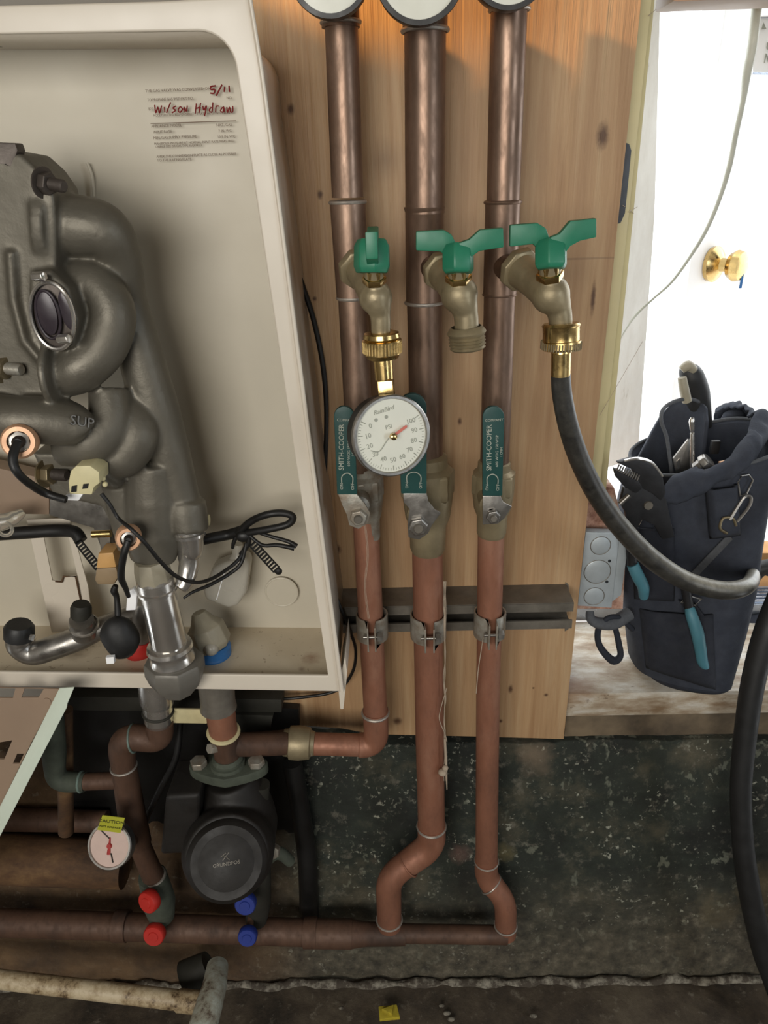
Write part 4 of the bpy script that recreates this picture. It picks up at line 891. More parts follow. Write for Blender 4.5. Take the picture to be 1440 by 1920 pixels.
# black plug hanging on its lead
bk_ = thing('black_plug', 'large black rubber plug hanging beside the chrome tube', 'plug', P(225, 1240, .60))
mb = MB(); mb.ball(P(226, 1196, .60), M(38, EB), (.92, .7, 1.22), 24)
o = mb.build('plug_body', 'black_rubber', bk_)
for v in o.data.vertices:
    v.co += Vector((noise.noise(v.co*60), 0, noise.noise(v.co*60+Vector((5, 5, 5)))))*.003
mb = MB(); mb.prism(poly([(198, 1233), (213, 1232), (214, 1244), (200, 1245)], .583), (0, .004, 0)); mb.build('white_mark', 'white_paper', bk_)
tube([(217, 1098, .61, 5), (214, 1108, .61, 7), (219, 1122, .61, 5), (222, 1165, .605, 7)], seg=12).build('lead', 'black_wire', bk_)
# two-headed silver pipe
sp_ = thing('silver_manifold', 'silver bent pipe with two dark rubber caps on the cabinet floor', 'pipe', P(120, 1230, .635))
tube([(38, 1186, .63, 23), (38, 1208, .63, 25), (62, 1224, .63, 23), (100, 1214, .63, 23), (150, 1196, .635, 23), (196, 1174, .645, 20), (250, 1150, .66, 17)], seg=28).build('pipe', 'steel', sp_)
tube([(158, 1188, .63, 22), (153, 1162, .62, 22)], mode='l', seg=28).build('stub', 'steel', sp_)
for x, y, r in ((36, 1184, 27), (152, 1146, 19)):
    a, b = P(x, y+10, .627), P(x, y-14, .627); k = M(1, a); mb = MB(); mb.lathe(a, b, [(0, r*k), (.7, r*k), (1, r*.8*k)], 20); mb.build('rubber_cap', 'black_rubber' if r > 20 else 'dark_iron', sp_)
tube([(62, 1190, .615, 5), (58, 1200, .612, 5)], mode='l', seg=8).build('clip', 'chrome', sp_)
mb = MB(); cc_ = P(158, 1172, .625); mb.torus(cc_, (P(153, 1162, .62)-P(158, 1188, .63)), M(24, cc_), .0018, 28, 8); mb.build('rim', 'chrome', sp_)
# white bracket and dark cable strip
br = thing('white_bracket', 'tall pale sheet-metal bracket in the lower left of the cabinet', 'bracket', P(80, 1180, .67))
mb = MB(); mb.holed(poly([(50, 974), (130, 972), (165, 1100), (175, 1180), (97, 1186)], .68), [poly([(78, 988), (124, 986), (150, 1100), (142, 1080), (118, 1081), (116, 1092), (105, 1090), (98, 1088)], .68)], (0, .0015, 0)); mb.build('plate', 'white_enamel', br)
tube([(104, 1090, .678, 2), (116, 1091, .678, 2), (119, 1081, .678, 2), (142, 1081, .678, 2), (152, 1130, .678, 1.6)], mode='l', seg=6).build('rust_edge', 'rusty_pipe', br)
ph = thing('gas_valve_bracket', 'grey metal bracket plate under the casting', 'bracket', P(150, 960, .64))
mb = MB(); mb.prism(poly([(93, 930), (215, 922), (226, 972), (224, 1030), (190, 1030), (175, 990), (92, 966)], .655), (0, .01, 0)); mb.build('plate', 'steel', ph, bevel=.001)
mb = MB(); mb.prism(poly([(-80, 860), (92, 900), (92, 965), (-80, 962)], .67), (0, .02, 0)); mb.build('side_plate', 'panel_tan', ph, bevel=.001)
mb = MB(); mb.lathe(P(173, 1002, .63), P(208, 1000, .63), [(0, M(7, EB)), (1, M(7, EB))], 16); mb.build('brass_bar', 'brass_bright', ph)
mb = MB(); mb.prism(poly([(186, 1008), (206, 1006), (208, 1040), (190, 1042)], .635), (0, .006, 0)); mb.build('tang', 'steel_dark', ph, bevel=.0006)
ob = thing('tan_cap', 'orange-lit tan plastic cap hanging under the casting', 'cap', P(198, 1070, .62))
mb = MB(); mb.prism(poly([(184, 1038), (212, 1036), (218, 1064), (180, 1066)], .612), (0, .022, 0)); mb.build('lid', 'orange_tan', ob, bevel=.0015)
mb = MB(); mb.prism(poly([(180, 1066), (218, 1064), (222, 1082), (214, 1097), (182, 1097), (177, 1088)], .612), (0, .024, 0)); mb.build('body', 'tan_plastic', ob, bevel=.0025)
# black tape strip and corrugated bit on the left
tg2 = thing('black_loom', 'thick black taped cable running in from the left edge', 'cable', P(70, 998, .66))
tube([(-60, 1006, .665, 12), (40, 999, .665, 12), (110, 995, .665, 12), (140, 998, .66, 12), (152, 1014, .655, 12)], seg=16).build('tape', 'black_wire', tg2)
def ladder(par, p0, p1, w, n, Y):
    mb = MB(); a = Vector((*p0, 0)); b = Vector((*p1, 0)); dv = (b-a); nv = Vector((-dv.y, dv.x, 0)).normalized()*w
    for s in (-1, 1): mb.sweep([P(a.x+nv.x*s, a.y+nv.y*s, Y), P(b.x+nv.x*s, b.y+nv.y*s, Y)], [.0009]*2, 6)
    for i in range(n+1):
        c = a+dv*i/n; mb.sweep([P(c.x-nv.x, c.y-nv.y, Y), P(c.x+nv.x, c.y+nv.y, Y)], [.0011]*2, 6)
    return mb.build('ladder_strap', 'black_wire', par)
ladder(tg2, (148, 1018), (184, 1064), 6.5, 9, .655)
# clear plastic fitting at the left edge
cf = tag(tube([(-30, 985, .63, 18), (8, 978, .63, 16), (30, 968, .635, 12), (44, 960, .64, 7)], seg=18).build('clear_elbow', 'clear_plastic'), 'clear plastic elbow at the left edge below the casting', 'fitting')
tag(MB().torus(P(10, 992, .625), (0.2, -1, .3), M(12, EB), M(3.5, EB), 24, 8).build('clear_ring', 'clear_plastic'), 'small clear ring under the clear elbow at the left edge', 'ring')

# cable bundle with loop
cb = thing('cable_bundle', 'bundle of black cables with a loop and cable ties, right of the casting', 'cable', P(460, 1000, .665))
tube([(372, 1014, .655, 10), (400, 1008, .66, 10), (430, 1002, .665, 10), (462, 993, .66, 11)], seg=14).build('trunk', 'black_wire', cb)
tube([(446, 1000, .66, 7), (470, 978, .655, 7), (500, 965, .65, 7), (530, 962, .65, 7), (549, 969, .65, 7), (540, 983, .65, 7), (505, 992, .65, 7), (470, 998, .655, 7), (448, 1004, .66, 7)], seg=14).build('loop', 'black_wire', cb)
tube([(478, 996, .655, 3.5), (505, 1005, .65, 3.5), (540, 1015, .648, 4), (556, 1024, .648, 5)], seg=10).build('pigtail', 'black_wire', cb)
tube([(468, 1004, .655, 3.5), (492, 1022, .65, 3.5), (520, 1022, .648, 4), (552, 1028, .648, 5)], seg=10).build('pigtail', 'black_wire', cb)
tube([(464, 1002, .655, 5), (466, 1018, .655, 5), (452, 1040, .655, 5)], seg=10).build('pigtail', 'black_wire', cb)
tube([(444, 1004, .66, 4), (438, 1018, .66, 4), (436, 1028, .66, 3)], seg=10).build('pigtail', 'black_wire', cb)
mb = MB(); mb.ball(P(456, 1006, .655), M(13, EB), (1.2, .6, .9), 12); mb.build('tape_wrap', 'black_wire', cb)
ladder(cb, (474, 1020), (518, 1068), 7, 10, .655)
mb = MB(); mb.ball(P(522, 1071, .655), M(8, EB), (1, .6, 1), 10); mb.build('strap_end', 'black_wire', cb)
# white plastic bottle
bt = thing('plastic_bottle', 'flat translucent white bottle leaning in the cabinet behind the wires', 'bottle', P(420, 1135, .69))
mb = MB(); Yq = .675
out = [(422, 1056), (462, 1046), (468, 1060), (462, 1112), (446, 1136), (428, 1142), (384, 1126), (380, 1108), (398, 1066)]
mb.prism(poly(out, Yq), (0, .022, 0)); mb.build('body', 'clear_grey_plastic', bt, bevel=.006, seg=4)
a, b = P(446, 1046, .686), P(446, 1020, .686); k = M(1, a); mb = MB(); mb.lathe(a, b, [(0, 16*k), (.3, 11*k), (.9, 10*k), (1, 9*k)], 20); mb.build('neck', 'clear_grey_plastic', bt)
tube([(421, 1072, Yq-.0005, 1), (406, 1124, Yq-.0005, 1)], mode='l', seg=6).build('seam', 'white_paper', bt)

# ================================================================== pipework and pump below the cabinet
# black insulated backing box
bb = thing('black_backing', 'black insulation board under the cabinet behind the pump', 'panel', P(350, 1700, .75))
mb = MB(); mb.prism(poly([(118, 1300), (560, 1330), (572, 1700), (120, 1700)], .742), (0, .010, 0)); mb.build('board', 'black_plastic', bb)
mb = MB(); mb.prism(poly([(120, 1306), (528, 1312), (528, 1336), (120, 1332)], .715), (0, .027, 0)); mb.build('rail', 'dark_iron', bb, bevel=.001)
mb = MB(); mb.prism(poly([(430, 1340), (512, 1342), (505, 1376), (435, 1374)], .712), (0, .03, 0)); mb.build('bracket', 'dark_iron', bb, bevel=.001)
fp = thing('flow_pipe', 'copper pipe from the left cabinet outlet bending down past the dial', 'pipe', P(285, 1700, .66))
a, b = P(292, 1270, .655), P(298, 1362, .655); k = M(1, a)
mb = MB(); mb.lathe(a, b, [(0, 33*k), (.42, 33*k), (.5, 31*k), (.52, 28*k), (.86, 27*k), (.88, 25*k), (1, 24*k)], 32); mb.build('tail_piece', 'chrome', fp)
mb = MB(); p_ = a.lerp(b, .70); mb.torus(p_, a-b, 27*k, .002, 32, 8); mb.build('dark_band', 'dark_iron', fp)
tube([(299, 1355, .655, 25), (300, 1386, .655, 25), (226, 1380, .655, 25), (232, 1440, .655, 22)], mode='r', rad=.022, n=10, seg=28).build('elbow', 'copper_grimy', fp)
p_ = P(232, 1437, .655); mb = MB(); mb.torus(p_, (0, 0, 1), M(23, p_), .0015, 28, 8); mb.build('solder_ring', 'solder', fp)
p_ = P(250, 1384, .655); mb = MB(); mb.torus(p_, (1, 0, .1), M(26, p_), .0012, 28, 8); mb.build('solder_ring', 'solder_green', fp)
tube([(232, 1436, .655, 23), (246, 1520, .655, 25), (258, 1580, .655, 25)], mode='l', seg=28).build('tee_fitting', 'copper_grimy', fp)
tube([(256, 1570, .655, 19), (288, 1645, .657, 20)], mode='l', seg=28).build('pipe_segment', 'copper_grimy', fp)
p_ = P(287, 1644, .657); mb = MB(); mb.torus(p_, P(256, 1570, .655)-P(288, 1645, .657), M(22, p_), .0018, 28, 8); mb.build('solder_ring', 'solder', fp)
tube([(286, 1642, .657, 26), (298, 1690, .66, 30), (303, 1716, .665, 24)], mode='l', seg=24).build('valve_body', 'lichen_iron', fp)
tube([(240, 1462, .655, 16), (150, 1466, .655, 16)], mode='l', seg=24).build('branch', 'copper_grimy', fp)
tube([(160, 1466, .655, 18), (104, 1466, .655, 19), (100, 1390, .66, 22), (96, 1340, .665, 22)], mode='r', rad=.02, n=8, seg=24).build('branch_elbow', 'lichen_iron', fp)
p_ = P(152, 1466, .655); mb = MB(); mb.torus(p_, (1, 0, 0), M(18, p_), .0016, 28, 8); mb.build('solder_ring', 'solder_green', fp)
tube([(124, 1560, .68, 14), (122, 1330, .68, 14)], mode='l', seg=20).build('back_pipe', 'rusty_pipe', fp)
# return pipe
rp_ = thing('return_pipe', 'copper pipe from the right cabinet outlet into the pump flange', 'pipe', P(430, 1440, .66))
a, b = P(403, 1262, .655), P(410, 1330, .655); k = M(1, a)
mb = MB(); mb.lathe(a, b, [(0, 34*k), (.8, 33*k), (.95, 35*k), (1, 30*k)], 32); mb.build('tail_piece', 'steel_dark', rp_)
mb = MB(); mb.lathe(P(408, 1300, .655), P(420, 1380, .655), [(0, 29*k), (1, 27*k)], 32); mb.build('pipe_segment', 'copper_dull', rp_)
mb = MB(); p_ = P(419, 1372, .655); mb.torus(p_, (.1, -.15, 1), 28*k, .0028, 32, 8); mb.build('solder_ring', 'cream_strap', rp_)
tube([(420, 1376, .655, 25), (430, 1440, .657, 24)], mode='l', seg=28).build('tee_fitting', 'copper_grimy', rp_)
tube([(424, 1396, .657, 22), (485, 1396, .672, 22), (548, 1393, .684, 21)], mode='l', seg=28).build('tee_branch', 'copper_grimy', rp_)
mb = MB(); mb.hex(P(392, 1404, .64), P(412, 1400, .65), M(11, a)); mb.build('bleed_screw', 'steel_rusty', rp_, bevel=.0005)
# cream strap joining both
tag(MB().prism(poly([(312, 1330), (386, 1331), (388, 1357), (322, 1356), (306, 1360), (308, 1346)], .66), (0, .003, 0)).build('cable_strap', 'cream_strap', bevel=.0008), 'cream plastic strap between the two cabinet outlets', 'strap')
# pump
pu = thing('circulator_pump', 'black circulator pump under the boiler cabinet', 'pump', P(430, 1700, .66))
fp0 = P(430, 1448, .65); k = M(1, fp0)
def flange(c, a, b, h, name, mat):
    pts = []
    for q in range(40):
        an = 2*math.pi*q/40; co, si = math.cos(an), math.sin(an); rr_ = 1/max(abs(co)/a+abs(si)/b*.55, 1e-6)
        rr_ = min(rr_, a*1.0); pts.append(Vector((c.x+co*min(a, rr_*1.0)*1.0, c.y+si*b*(.62 if abs(co) > .8 else 1), c.z)))
    mb = MB(); mb.prism(pts, (0, 0, -h)); return mb.build(name, mat, pu, bevel=.002)
c_f = P(428, 1432, .655)
pts = []
for q in range(48):
    an = 2*math.pi*q/48; x = math.cos(an); y = math.sin(an); w = 36*k*(abs(x) < .5 and 1 or 1); pts.append(Vector((c_f.x+x*74*k, c_f.y+(math.copysign(1, y)*abs(y)**.9)*40*k*(1-.30*abs(x)), c_f.z)))
mb = MB(); mb.prism(pts, (0, 0, -.013)); mb.build('flange', 'lichen_iron', pu, bevel=.002)
mb = MB(); mb.lathe(c_f+Vector((0, 0, .012)), c_f, [(0, 24*k), (.3, 29*k), (.6, 28*k), (.65, 32*k), (1, 33*k)], 28); mb.build('boss', 'lichen_iron', pu)
for s in (-1, 1):
    q = c_f+Vector((s*54*k, -.002, 0)); mb = MB(); mb.hex(q, q+Vector((0, 0, .008)), 16*k, up=(1, 0, 0)); mb.build('flange_bolt', 'steel_rusty', pu, bevel=.0006)
tube([(490, 1470, .66, 16), (490, 1500, .66, 14)], mode='l', seg=16).build('flange_stud', 'dark_iron', pu)
mb = MB()
tube([(430, 1455, .66, 44), (440, 1490, .66, 60), (446, 1540, .66, 74), (440, 1600, .655, 70), (432, 1640, .65, 50)], seg=32, mb=mb)
mb.lathe(P(438, 1560, .68), P(425, 1608, .585), [(0, 80*k), (.5, 86*k), (.85, 84*k), (1, 74*k)], 40)
tube([(478, 1500, .66, 28), (492, 1540, .66, 22), (500, 1590, .66, 16)], seg=20, mb=mb)
o = mb.build('motor_housing', 'pump_black', pu); bake(o, [('REMESH', dict(mode='VOXEL', voxel_size=.002)), ('SMOOTH', dict(iterations=10, factor=.6))])
pt = bvh(o)
mb = MB(); mb.prism(poly([(310, 1494), (374, 1490), (372, 1600), (300, 1604)], .62), (0, .06, 0)); mb.build('terminal_box', 'pump_black', pu, bevel=.006, seg=4)
a = P(424, 1628, .585); ax = (P(425, 1608, .585)-P(438, 1560, .68)).normalized()
mb = MB(); mb.lathe(P(426, 1612, .586), P(426, 1612, .586)+ax*.012, [(0, 74*k), (.6, 71*k), (1, 63*k)], 48); mb.build('end_cap', 'pump_black', pu)
fc = P(426, 1612, .586)+ax*.0124; upv = (Vector((0, 0, 1))-ax*ax.z).normalized(); xv = upv.cross(-ax); xv = xv if xv.x > 0 else -xv
mb = MB(); mb.lathe(P(426, 1612, .586)+ax*.011, fc, [(0, 52*k), (.5, 50*k), (1, 48*k)], 40); mb.build('disc', 'pump_black', pu, bevel=.0004)
fc = fc+ax*.0003
text('GRUNDFOS', 'maker_name', fc-upv*2*k, xv, upv, 9*k, 'steel_dark', pu)
mb = MB(); q = fc+upv*11*k
mb.sweep([q-xv*6*k-upv*6*k, q+xv*6*k+upv*6*k], [.7*k]*2, 5); mb.sweep([q-xv*6*k+upv*3*k, q, q+xv*6*k-upv*7*k], [.9*k]*3, 5); mb.sweep([q-xv*9*k+upv*0*k, q+xv*1*k+upv*6*k], [.8*k]*2, 5); mb.build('emblem', 'steel_dark', pu)
tube([(472, 1640, .665, 14), (505, 1605, .665, 14), (525, 1600, .667, 12), (545, 1616, .67, 10)], seg=16).build('lower_flange_arm', 'lichen_iron', pu)
mb = MB(); mb.hex(P(514, 1592, .65), P(510, 1600, .64), M(15, a)); mb.build('flange_bolt', 'steel_rusty', pu, bevel=.0006)
tube([(488, 1630, .672, 20), (486, 1690, .67, 22), (480, 1725, .668, 20)], seg=20).build('outlet', 'dark_iron', pu)
tag(tube([(338, 1350, .69, 6), (330, 1420, .68, 6), (300, 1480, .68, 6), (272, 1540, .69, 6), (266, 1580, .70, 6)], seg=12).build('pump_cable', 'black_wire'), 'black cable running down between the dial pipe and the pump', 'cable')
# isolation valve handles: red pair and blue pair
for lb, px, py, rx, mat, tx in (('upper red round valve cap left of the pump foot', 274, 1694, 21, 'red_cap', .5), ('lower red round valve cap on the header pipe', 287, 1757, 20, 'red_cap', .05), ('upper blue round valve cap below the pump', 459, 1699, 20, 'blue_cap', .0), ('lower blue round valve cap on the header pipe', 463, 1760, 18, 'blue_cap', 0)):
    yq = .622 if py < 1730 else .630
    p = P(px, py, yq); k2 = M(1, p); ax2 = Vector((-tx, -1, .35)).normalized(); t_ = thing('valve_cap', lb, 'valve cap', p)
    mb = MB(); mb.lathe(p-ax2*.012, p, [(0, rx*.92*k2), (.15, rx*k2), (.85, rx*k2), (1, rx*.9*k2)], 32); mb.build('cap', mat, t_)
    mb = MB(); mb.lathe(p, p+ax2*.0012, [(0, rx*.5*k2), (1, rx*.45*k2)], 24); mb.build('boss', mat, t_)
    mb = MB(); mb.lathe(Vector((p.x, .668, p.z)), p-ax2*.011, [(0, rx*.4*k2), (1, rx*.35*k2)], 16); mb.build('stem', 'copper_grimy', t_)
# dial thermometer with yellow caution tag
dg_ = thing('dial_thermometer', 'small pinkish dial with red pointer on the pipe left of the pump', 'gauge', P(204, 1590, .60))
c = P(204, 1587, .60); ax3 = Vector((-.12, -1, .62)).normalized(); r = M(43, c)
up3 = (Vector((0, 0, 1))-ax3*ax3.z).normalized(); xr_ = up3.cross(ax3).normalized()
mb = MB(); mb.lathe(c-ax3*.014, c, [(0, r*.9), (.1, r*1.0), (.9, r*1.02), (1, r*.98), (1, r*.9), (.85, r*.88)], 48, caps=False); mb.lathe(c-ax3*.014, c-ax3*.013, [(0, r*.9), (1, r*.9)], 32); mb.build('case', 'steel', dg_)
mb = MB(); mb.lathe(c-ax3*.005, c-ax3*.002, [(0, r*.9), (1, r*.9)], 40); mb.build('dial', 'gauge_face_old', dg_)
f0 = c-ax3*.0016
mb = MB(); mb.lathe(f0, f0+ax3*.002, [(0, r*.12), (1, r*.1)], 16); mb.sweep([f0-up3*r*.35, f0+up3*r*.35], [r*.09, r*.03], 6); mb.build('pointer', 'red_plastic', dg_)
mb = MB(); mb.sweep([f0+up3*r*.62-xr_*r*.45, f0+up3*r*.3-xr_*r*.02], [r*.03]*2, 5); mb.sweep([f0-up3*r*.3+xr_*r*.1, f0-up3*r*.68+xr_*r*.22], [r*.03]*2, 5); mb.build('hand', 'dark_iron', dg_)
tube([(216, 1580, .612, 16), (252, 1570, .65, 15)], mode='l', seg=16).build('stem', 'copper_grimy', dg_)
tq = P(208, 1545, .598); mb = MB(); mb.prism(poly([(192, 1529), (234, 1534), (226, 1562), (182, 1556)], .603), (0, .0006, 0)); tg_ = mb.build('caution_tag', 'yellow_tag'); tag(tg_, 'yellow-green caution tag stuck above the small dial', 'tag')
a_, xd2, yd2 = P(209, 1541, .6026), (P(234, 1534, .603)-P(192, 1529, .603)).normalized(), (P(200, 1529, .603)-P(194, 1556, .603)).normalized()
text('CAUTION', 'tag_words', a_, xd2, yd2, M(11, a_), 'tag_ink', tg_); a_ = P(206, 1551, .6026); text('HOT SURFACE', 'tag_words', a_, xd2, yd2, M(6, a_), 'tag_ink', tg_)

# rusty old pipe along the wall on the far left, and dark ledge
tag(tube([(-160, 1600, .70, 46), (60, 1612, .70, 46), (236, 1622, .70, 42)], mode='l', seg=36).build('rusty_drain_pipe', 'rusty_pipe'), 'thick rusty horizontal pipe at the far left under the cabinet', 'pipe')
tag(tube([(-160, 1534, .725, 22), (200, 1540, .725, 20)], mode='l', seg=28).build('rusty_supply_pipe', 'copper_grimy'), 'thinner brown pipe just above the thick rusty one', 'pipe')

# slotted front cover hanging at the lower left
cv = thing('slotted_cover', 'pale slotted sheet-metal cover at the lower left below the cabinet', 'cover', P(0, 1560, .56))
Yc = .58
mb = MB(); mb.holed(poly([(-160, 1286), (112, 1292), (60, 1390), (0, 1512), (-100, 1700), (-160, 1700)], Yc), [poly([(-40, 1289), (29, 1291), (24, 1309), (-40, 1308)], Yc), poly([(46, 1291), (82, 1292), (72, 1308), (40, 1308)], Yc), poly([(-20, 1395), (23, 1388), (8, 1424), (-20, 1424)], Yc), poly([(32, 1413), (45, 1413), (36, 1432), (24, 1432)], Yc)], (0, .0018, 0)); mb.build('sheet', 'panel_tan', cv)
mb = MB(); mb.prism([P(111, 1291, Yc-.002), P(139, 1289, Yc-.008), P(126, 1320, Yc-.008), P(125, 1327, Yc-.008), P(0, 1568, Yc-.008), P(-60, 1684, Yc-.008), P(-100, 1700, Yc-.002), P(0, 1512, Yc-.002)], (0, .0018, 0)); mb.build('flange', 'dusty_sheet', cv, bevel=.0006)
mb = MB(); p_ = P(88, 1315, Yc-.001); mb.lathe(p_+Vector((0, .001, 0)), p_, [(0, M(7, p_)), (1, M(7, p_))], 20); mb.build('dimple', 'panel_tan', cv)
# slanted black pipe insulation right of the pump
tag(tube([(548, 1430, .728, 18), (560, 1500, .722, 18), (575, 1600, .716, 18), (580, 1720, .71, 18)], seg=24).build('black_conduit', 'black_plastic'), 'black flexible conduit standing right of the pump in shadow', 'conduit')
# black wire down the board right of the cabinet
tag(tube([(545, 470, .745, 5), (562, 520, .745, 5), (588, 600, .745, 5), (606, 690, .745, 5), (612, 780, .745, 4.5), (608, 900, .74, 4), (600, 985, .74, 3.5), (612, 1070, .72, 3), (635, 1130, .70, 3), (655, 1180, .705, 3), (667, 1220, .72, 3), (660, 1262, .735, 3), (630, 1295, .745, 3), (560, 1308, .74, 3), (480, 1312, .735, 3)], seg=10).build('board_wire', 'black_wire'), 'thin black wire running down the board beside the cabinet', 'cable')

# white plastic drain pipe on the floor
dp = thing('drain_pipe', 'dirty white plastic drain pipe with a tee at the bottom left', 'pipe', P(380, 1890, .60))
tube([(-120, 1822, .635, 16.5), (340, 1876, .61, 17.5)], mode='l', seg=28).build('pipe_segment', 'pvc_dirty', dp)
tube([(336, 1876, .610, 20), (376, 1880, .605, 20)], mode='l', seg=28).build('socket', 'pvc_dirty', dp)
tube([(408, 1812, .645, 20), (402, 1850, .61, 23), (388, 1900, .575, 26), (370, 1960, .54, 28)], mode='l', seg=32).build('tee_barrel', 'pvc_white', dp)
# dark hole plug behind the tee
tag(tube([(392, 1810, .665, 26), (350, 1836, .655, 34)], mode='l', seg=20).build('dark_sponge', 'dark_iron'), 'dark clump of debris behind the drain tee', 'debris')
mb = MB(); mb.prism([PZ(x, y, FZ+.016) for x, y in ((710, 1892), (744, 1888), (750, 1912), (712, 1916))], (0, 0, .006)); mb.prism([PZ(x, y, FZ+.02) for x, y in ((716, 1898), (738, 1890), (735, 1908))], (0, 0, .008)); ys = mb.build('wrapper_scrap', 'scrap_yellow', bevel=.001)
ys['kind'] = 'stuff'; tag(ys, 'crumpled yellow scrap on the floor at the bottom', 'scrap')
for x, y, sz, lb in ((838, 1900, .004, 'middle one of three pale crumbs right of the yellow scrap'), (828, 1886, .003, 'smallest pale crumb, upper left of the three right of the yellow scrap'), (846, 1911, .004, 'lowest of three pale crumbs right of the yellow scrap'), (640, 1890, .003, 'tiny pale crumb on the floor left of the yellow scrap'), (1000, 1905, .004, 'lone pale crumb on the floor far right of the yellow scrap')):
    mb = MB(); mb.ball(PZ(x, y, FZ+.010), sz, (1.4, .8, .7), 8); tag(mb.build('pebble', 'mortar_pale'), lb, 'pebble', 'mortar crumbs on the floor')
# ================================================================== right-hand side: electrical box, bag, hoses
# electrical box
eb = thing('electrical_box', 'grey steel electrical box with three round knockouts beside the board', 'electrical box', P(1120, 1140, .78))
Ye = .775
mb = MB(); mb.prism(poly([(1098, 998), (1162, 1000), (1147, 1140), (1083, 1136)], Ye), (0, .012, 0)); mb.build('cover', 'conduit_grey', eb, bevel=.0012)
mb = MB(); mb.prism([P(1160, 1004, Ye+.004), P(1179, 1018, Ye+.004), P(1165, 1116, Ye+.004), P(1146, 1130, Ye+.004)], (0, .03, 0)); mb.build('side_flange', 'conduit_grey', eb, bevel=.0012)
for x, y, r in ((1126, 1023, 18), (1120, 1072, 24), (1114, 1118, 18)):
    p = P(x, y, Ye); k = M(1, p); mb = MB(); mb.lathe(p+Vector((0, .002, 0)), p-Vector((0, .0009, 0)), [(0, r*k), (.8, r*k), (1, (r-1.5)*k)], 32); mb.build('knockout', 'conduit_grey', eb)
    mb = MB(); mb.torus(p-Vector((0, .0002, 0)), (0, 1, 0), (r+.8)*k, .0005, 32, 6); mb.build('knockout_groove', 'steel_dark', eb)
for x, y in ((1143, 1052), (1138, 1091)):
    p = P(x, y, Ye-.0004); mb = MB(); mb.lathe(p+Vector((0, .001, 0)), p, [(0, M(3, p)), (1, M(3, p))], 12); mb.build('screw_hole', 'conduit_dark', eb)
# hose from right tap
ho = thing('garden_hose', 'black rubber hose with brass coupling on the right tap, crossing the bag', 'hose', P(1060, 700, .60))
a, b = P(1052, 606, .608), P(1052, 658, .606); k = M(1, a)
mb = MB(); mb.lathe(a, b, [(0, 26*k), (0, 33*k), (.08, 36*k), (.15, 34*k), (.62, 34*k), (.64, 37*k), (.9, 37*k), (.96, 33*k), (1, 22*k)], 40)
mb.build('coupling', 'brass_bright', ho)
mb = MB()
for j in range(44):
    an = 2*math.pi*j/44; c = a.lerp(b, .78)+Vector((math.cos(an), math.sin(an), 0))*37*k; mb.box(c, .0011, .0011, (a-b).length*.26)
mb.build('knurling', 'brass_dull', ho)['kind'] = 'stuff'
mb = MB(); mb.lathe(P(1052, 655, .606), P(1051, 704, .606), [(0, 19*k), (.1, 20*k), (.12, 18.5*k), (1, 18.5*k)], 32); mb.build('ferrule', 'brass_bright', ho)
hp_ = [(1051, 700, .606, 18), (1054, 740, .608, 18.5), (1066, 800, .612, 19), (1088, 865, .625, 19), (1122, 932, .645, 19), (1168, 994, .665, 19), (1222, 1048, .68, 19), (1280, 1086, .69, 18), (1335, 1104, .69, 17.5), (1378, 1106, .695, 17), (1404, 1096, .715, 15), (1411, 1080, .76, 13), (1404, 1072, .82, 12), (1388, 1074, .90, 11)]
tube(hp_, seg=28, n=10).build('tube', 'hose_sheen', ho)
# thick hose at the right edge
tag(tube([(2150, 1130, .76, 22), (1900, 960, .74, 22), (1720, 880, .72, 22), (1580, 930, .71, 22), (1500, 1040, .70, 22), (1458, 1130, .70, 22), (1432, 1200, .69, 22), (1410, 1290, .68, 21), (1396, 1390, .67, 20), (1389, 1480, .66, 19), (1392, 1570, .65, 19), (1402, 1650, .64, 20), (1420, 1740, .63, 20), (1444, 1820, .62, 20), (1500, 1930, .60, 20), (1640, 2020, .60, 20), (1900, 2040, .62, 20)], seg=28, n=10).build('thick_hose', 'black_rubber'), 'thick black hose curving down at the right edge of the picture', 'hose')

# ------------------------------------------------------------------ tool bag
bg = thing('tool_bag', 'tall black fabric tool bag standing on the door sill', 'bag', PZ(1270, 1275, ZS))
def bagring(cl, cr, py, Yc, b, n=56, pw=3.0, tilt=0.0, wob=.0, skew=0):
    L, Rr = P(cl, py, Yc), P(cr, py, Yc); c = (L+Rr)/2; a = (Rr.x-L.x)/2; pts = []
    for k in range(n):
        an = 2*math.pi*k/n; co, si = math.cos(an), math.sin(an)
        x = a*math.copysign(abs(co)**(2/pw), co); y = b*math.copysign(abs(si)**(2/pw), si)
        z = c.z+tilt*y+skew*x; q = Vector((c.x+x, c.y+y-skew*0, z)); q.y += -.30*x
        q += Vector((noise.noise(q*22), noise.noise(q*22+Vector((9, 0, 0))), noise.noise(q*18+Vector((0, 9, 0)))))*wob
        pts.append(q)
    return pts
lev = [(1208, 1338, 1290, .803, .042), (1200, 1344, 1272, .803, .046), (1192, 1352, 1245, .804, .048), (1180, 1374, 1160, .813, .049), (1170, 1396, 1080, .826, .050), (1170, 1402, 1000, .828, .050), (1176, 1410, 940, .830, .052), (1186, 1422, 890, .832, .055), (1196, 1430, 850, .834, .058)]
rings = [bagring(*v[:3], v[3], v[4], wob=.0045 if 1 < i else .001, tilt=.1*i/len(lev), skew=.36*(i/(len(lev)-1))**3) for i, v in enumerate(lev)]
zb = min(p.z for p in rings[0]); 
for p in rings[0]: p.z = ZS+.001
for p in rings[1]: p.z = max(p.z, ZS+.012)
top_ = rings[-1]
def inset(ring_, s, dz): 
    c = sum(ring_, Vector())/len(ring_); return [Vector((c.x+(p.x-c.x)*s, c.y+(p.y-c.y)*s, p.z+dz)) for p in ring_]
r2_ = [inset(top_, .97, .006), inset(top_, .90, .002), inset(top_, .86, -.03), inset(top_, .80, -.14)]
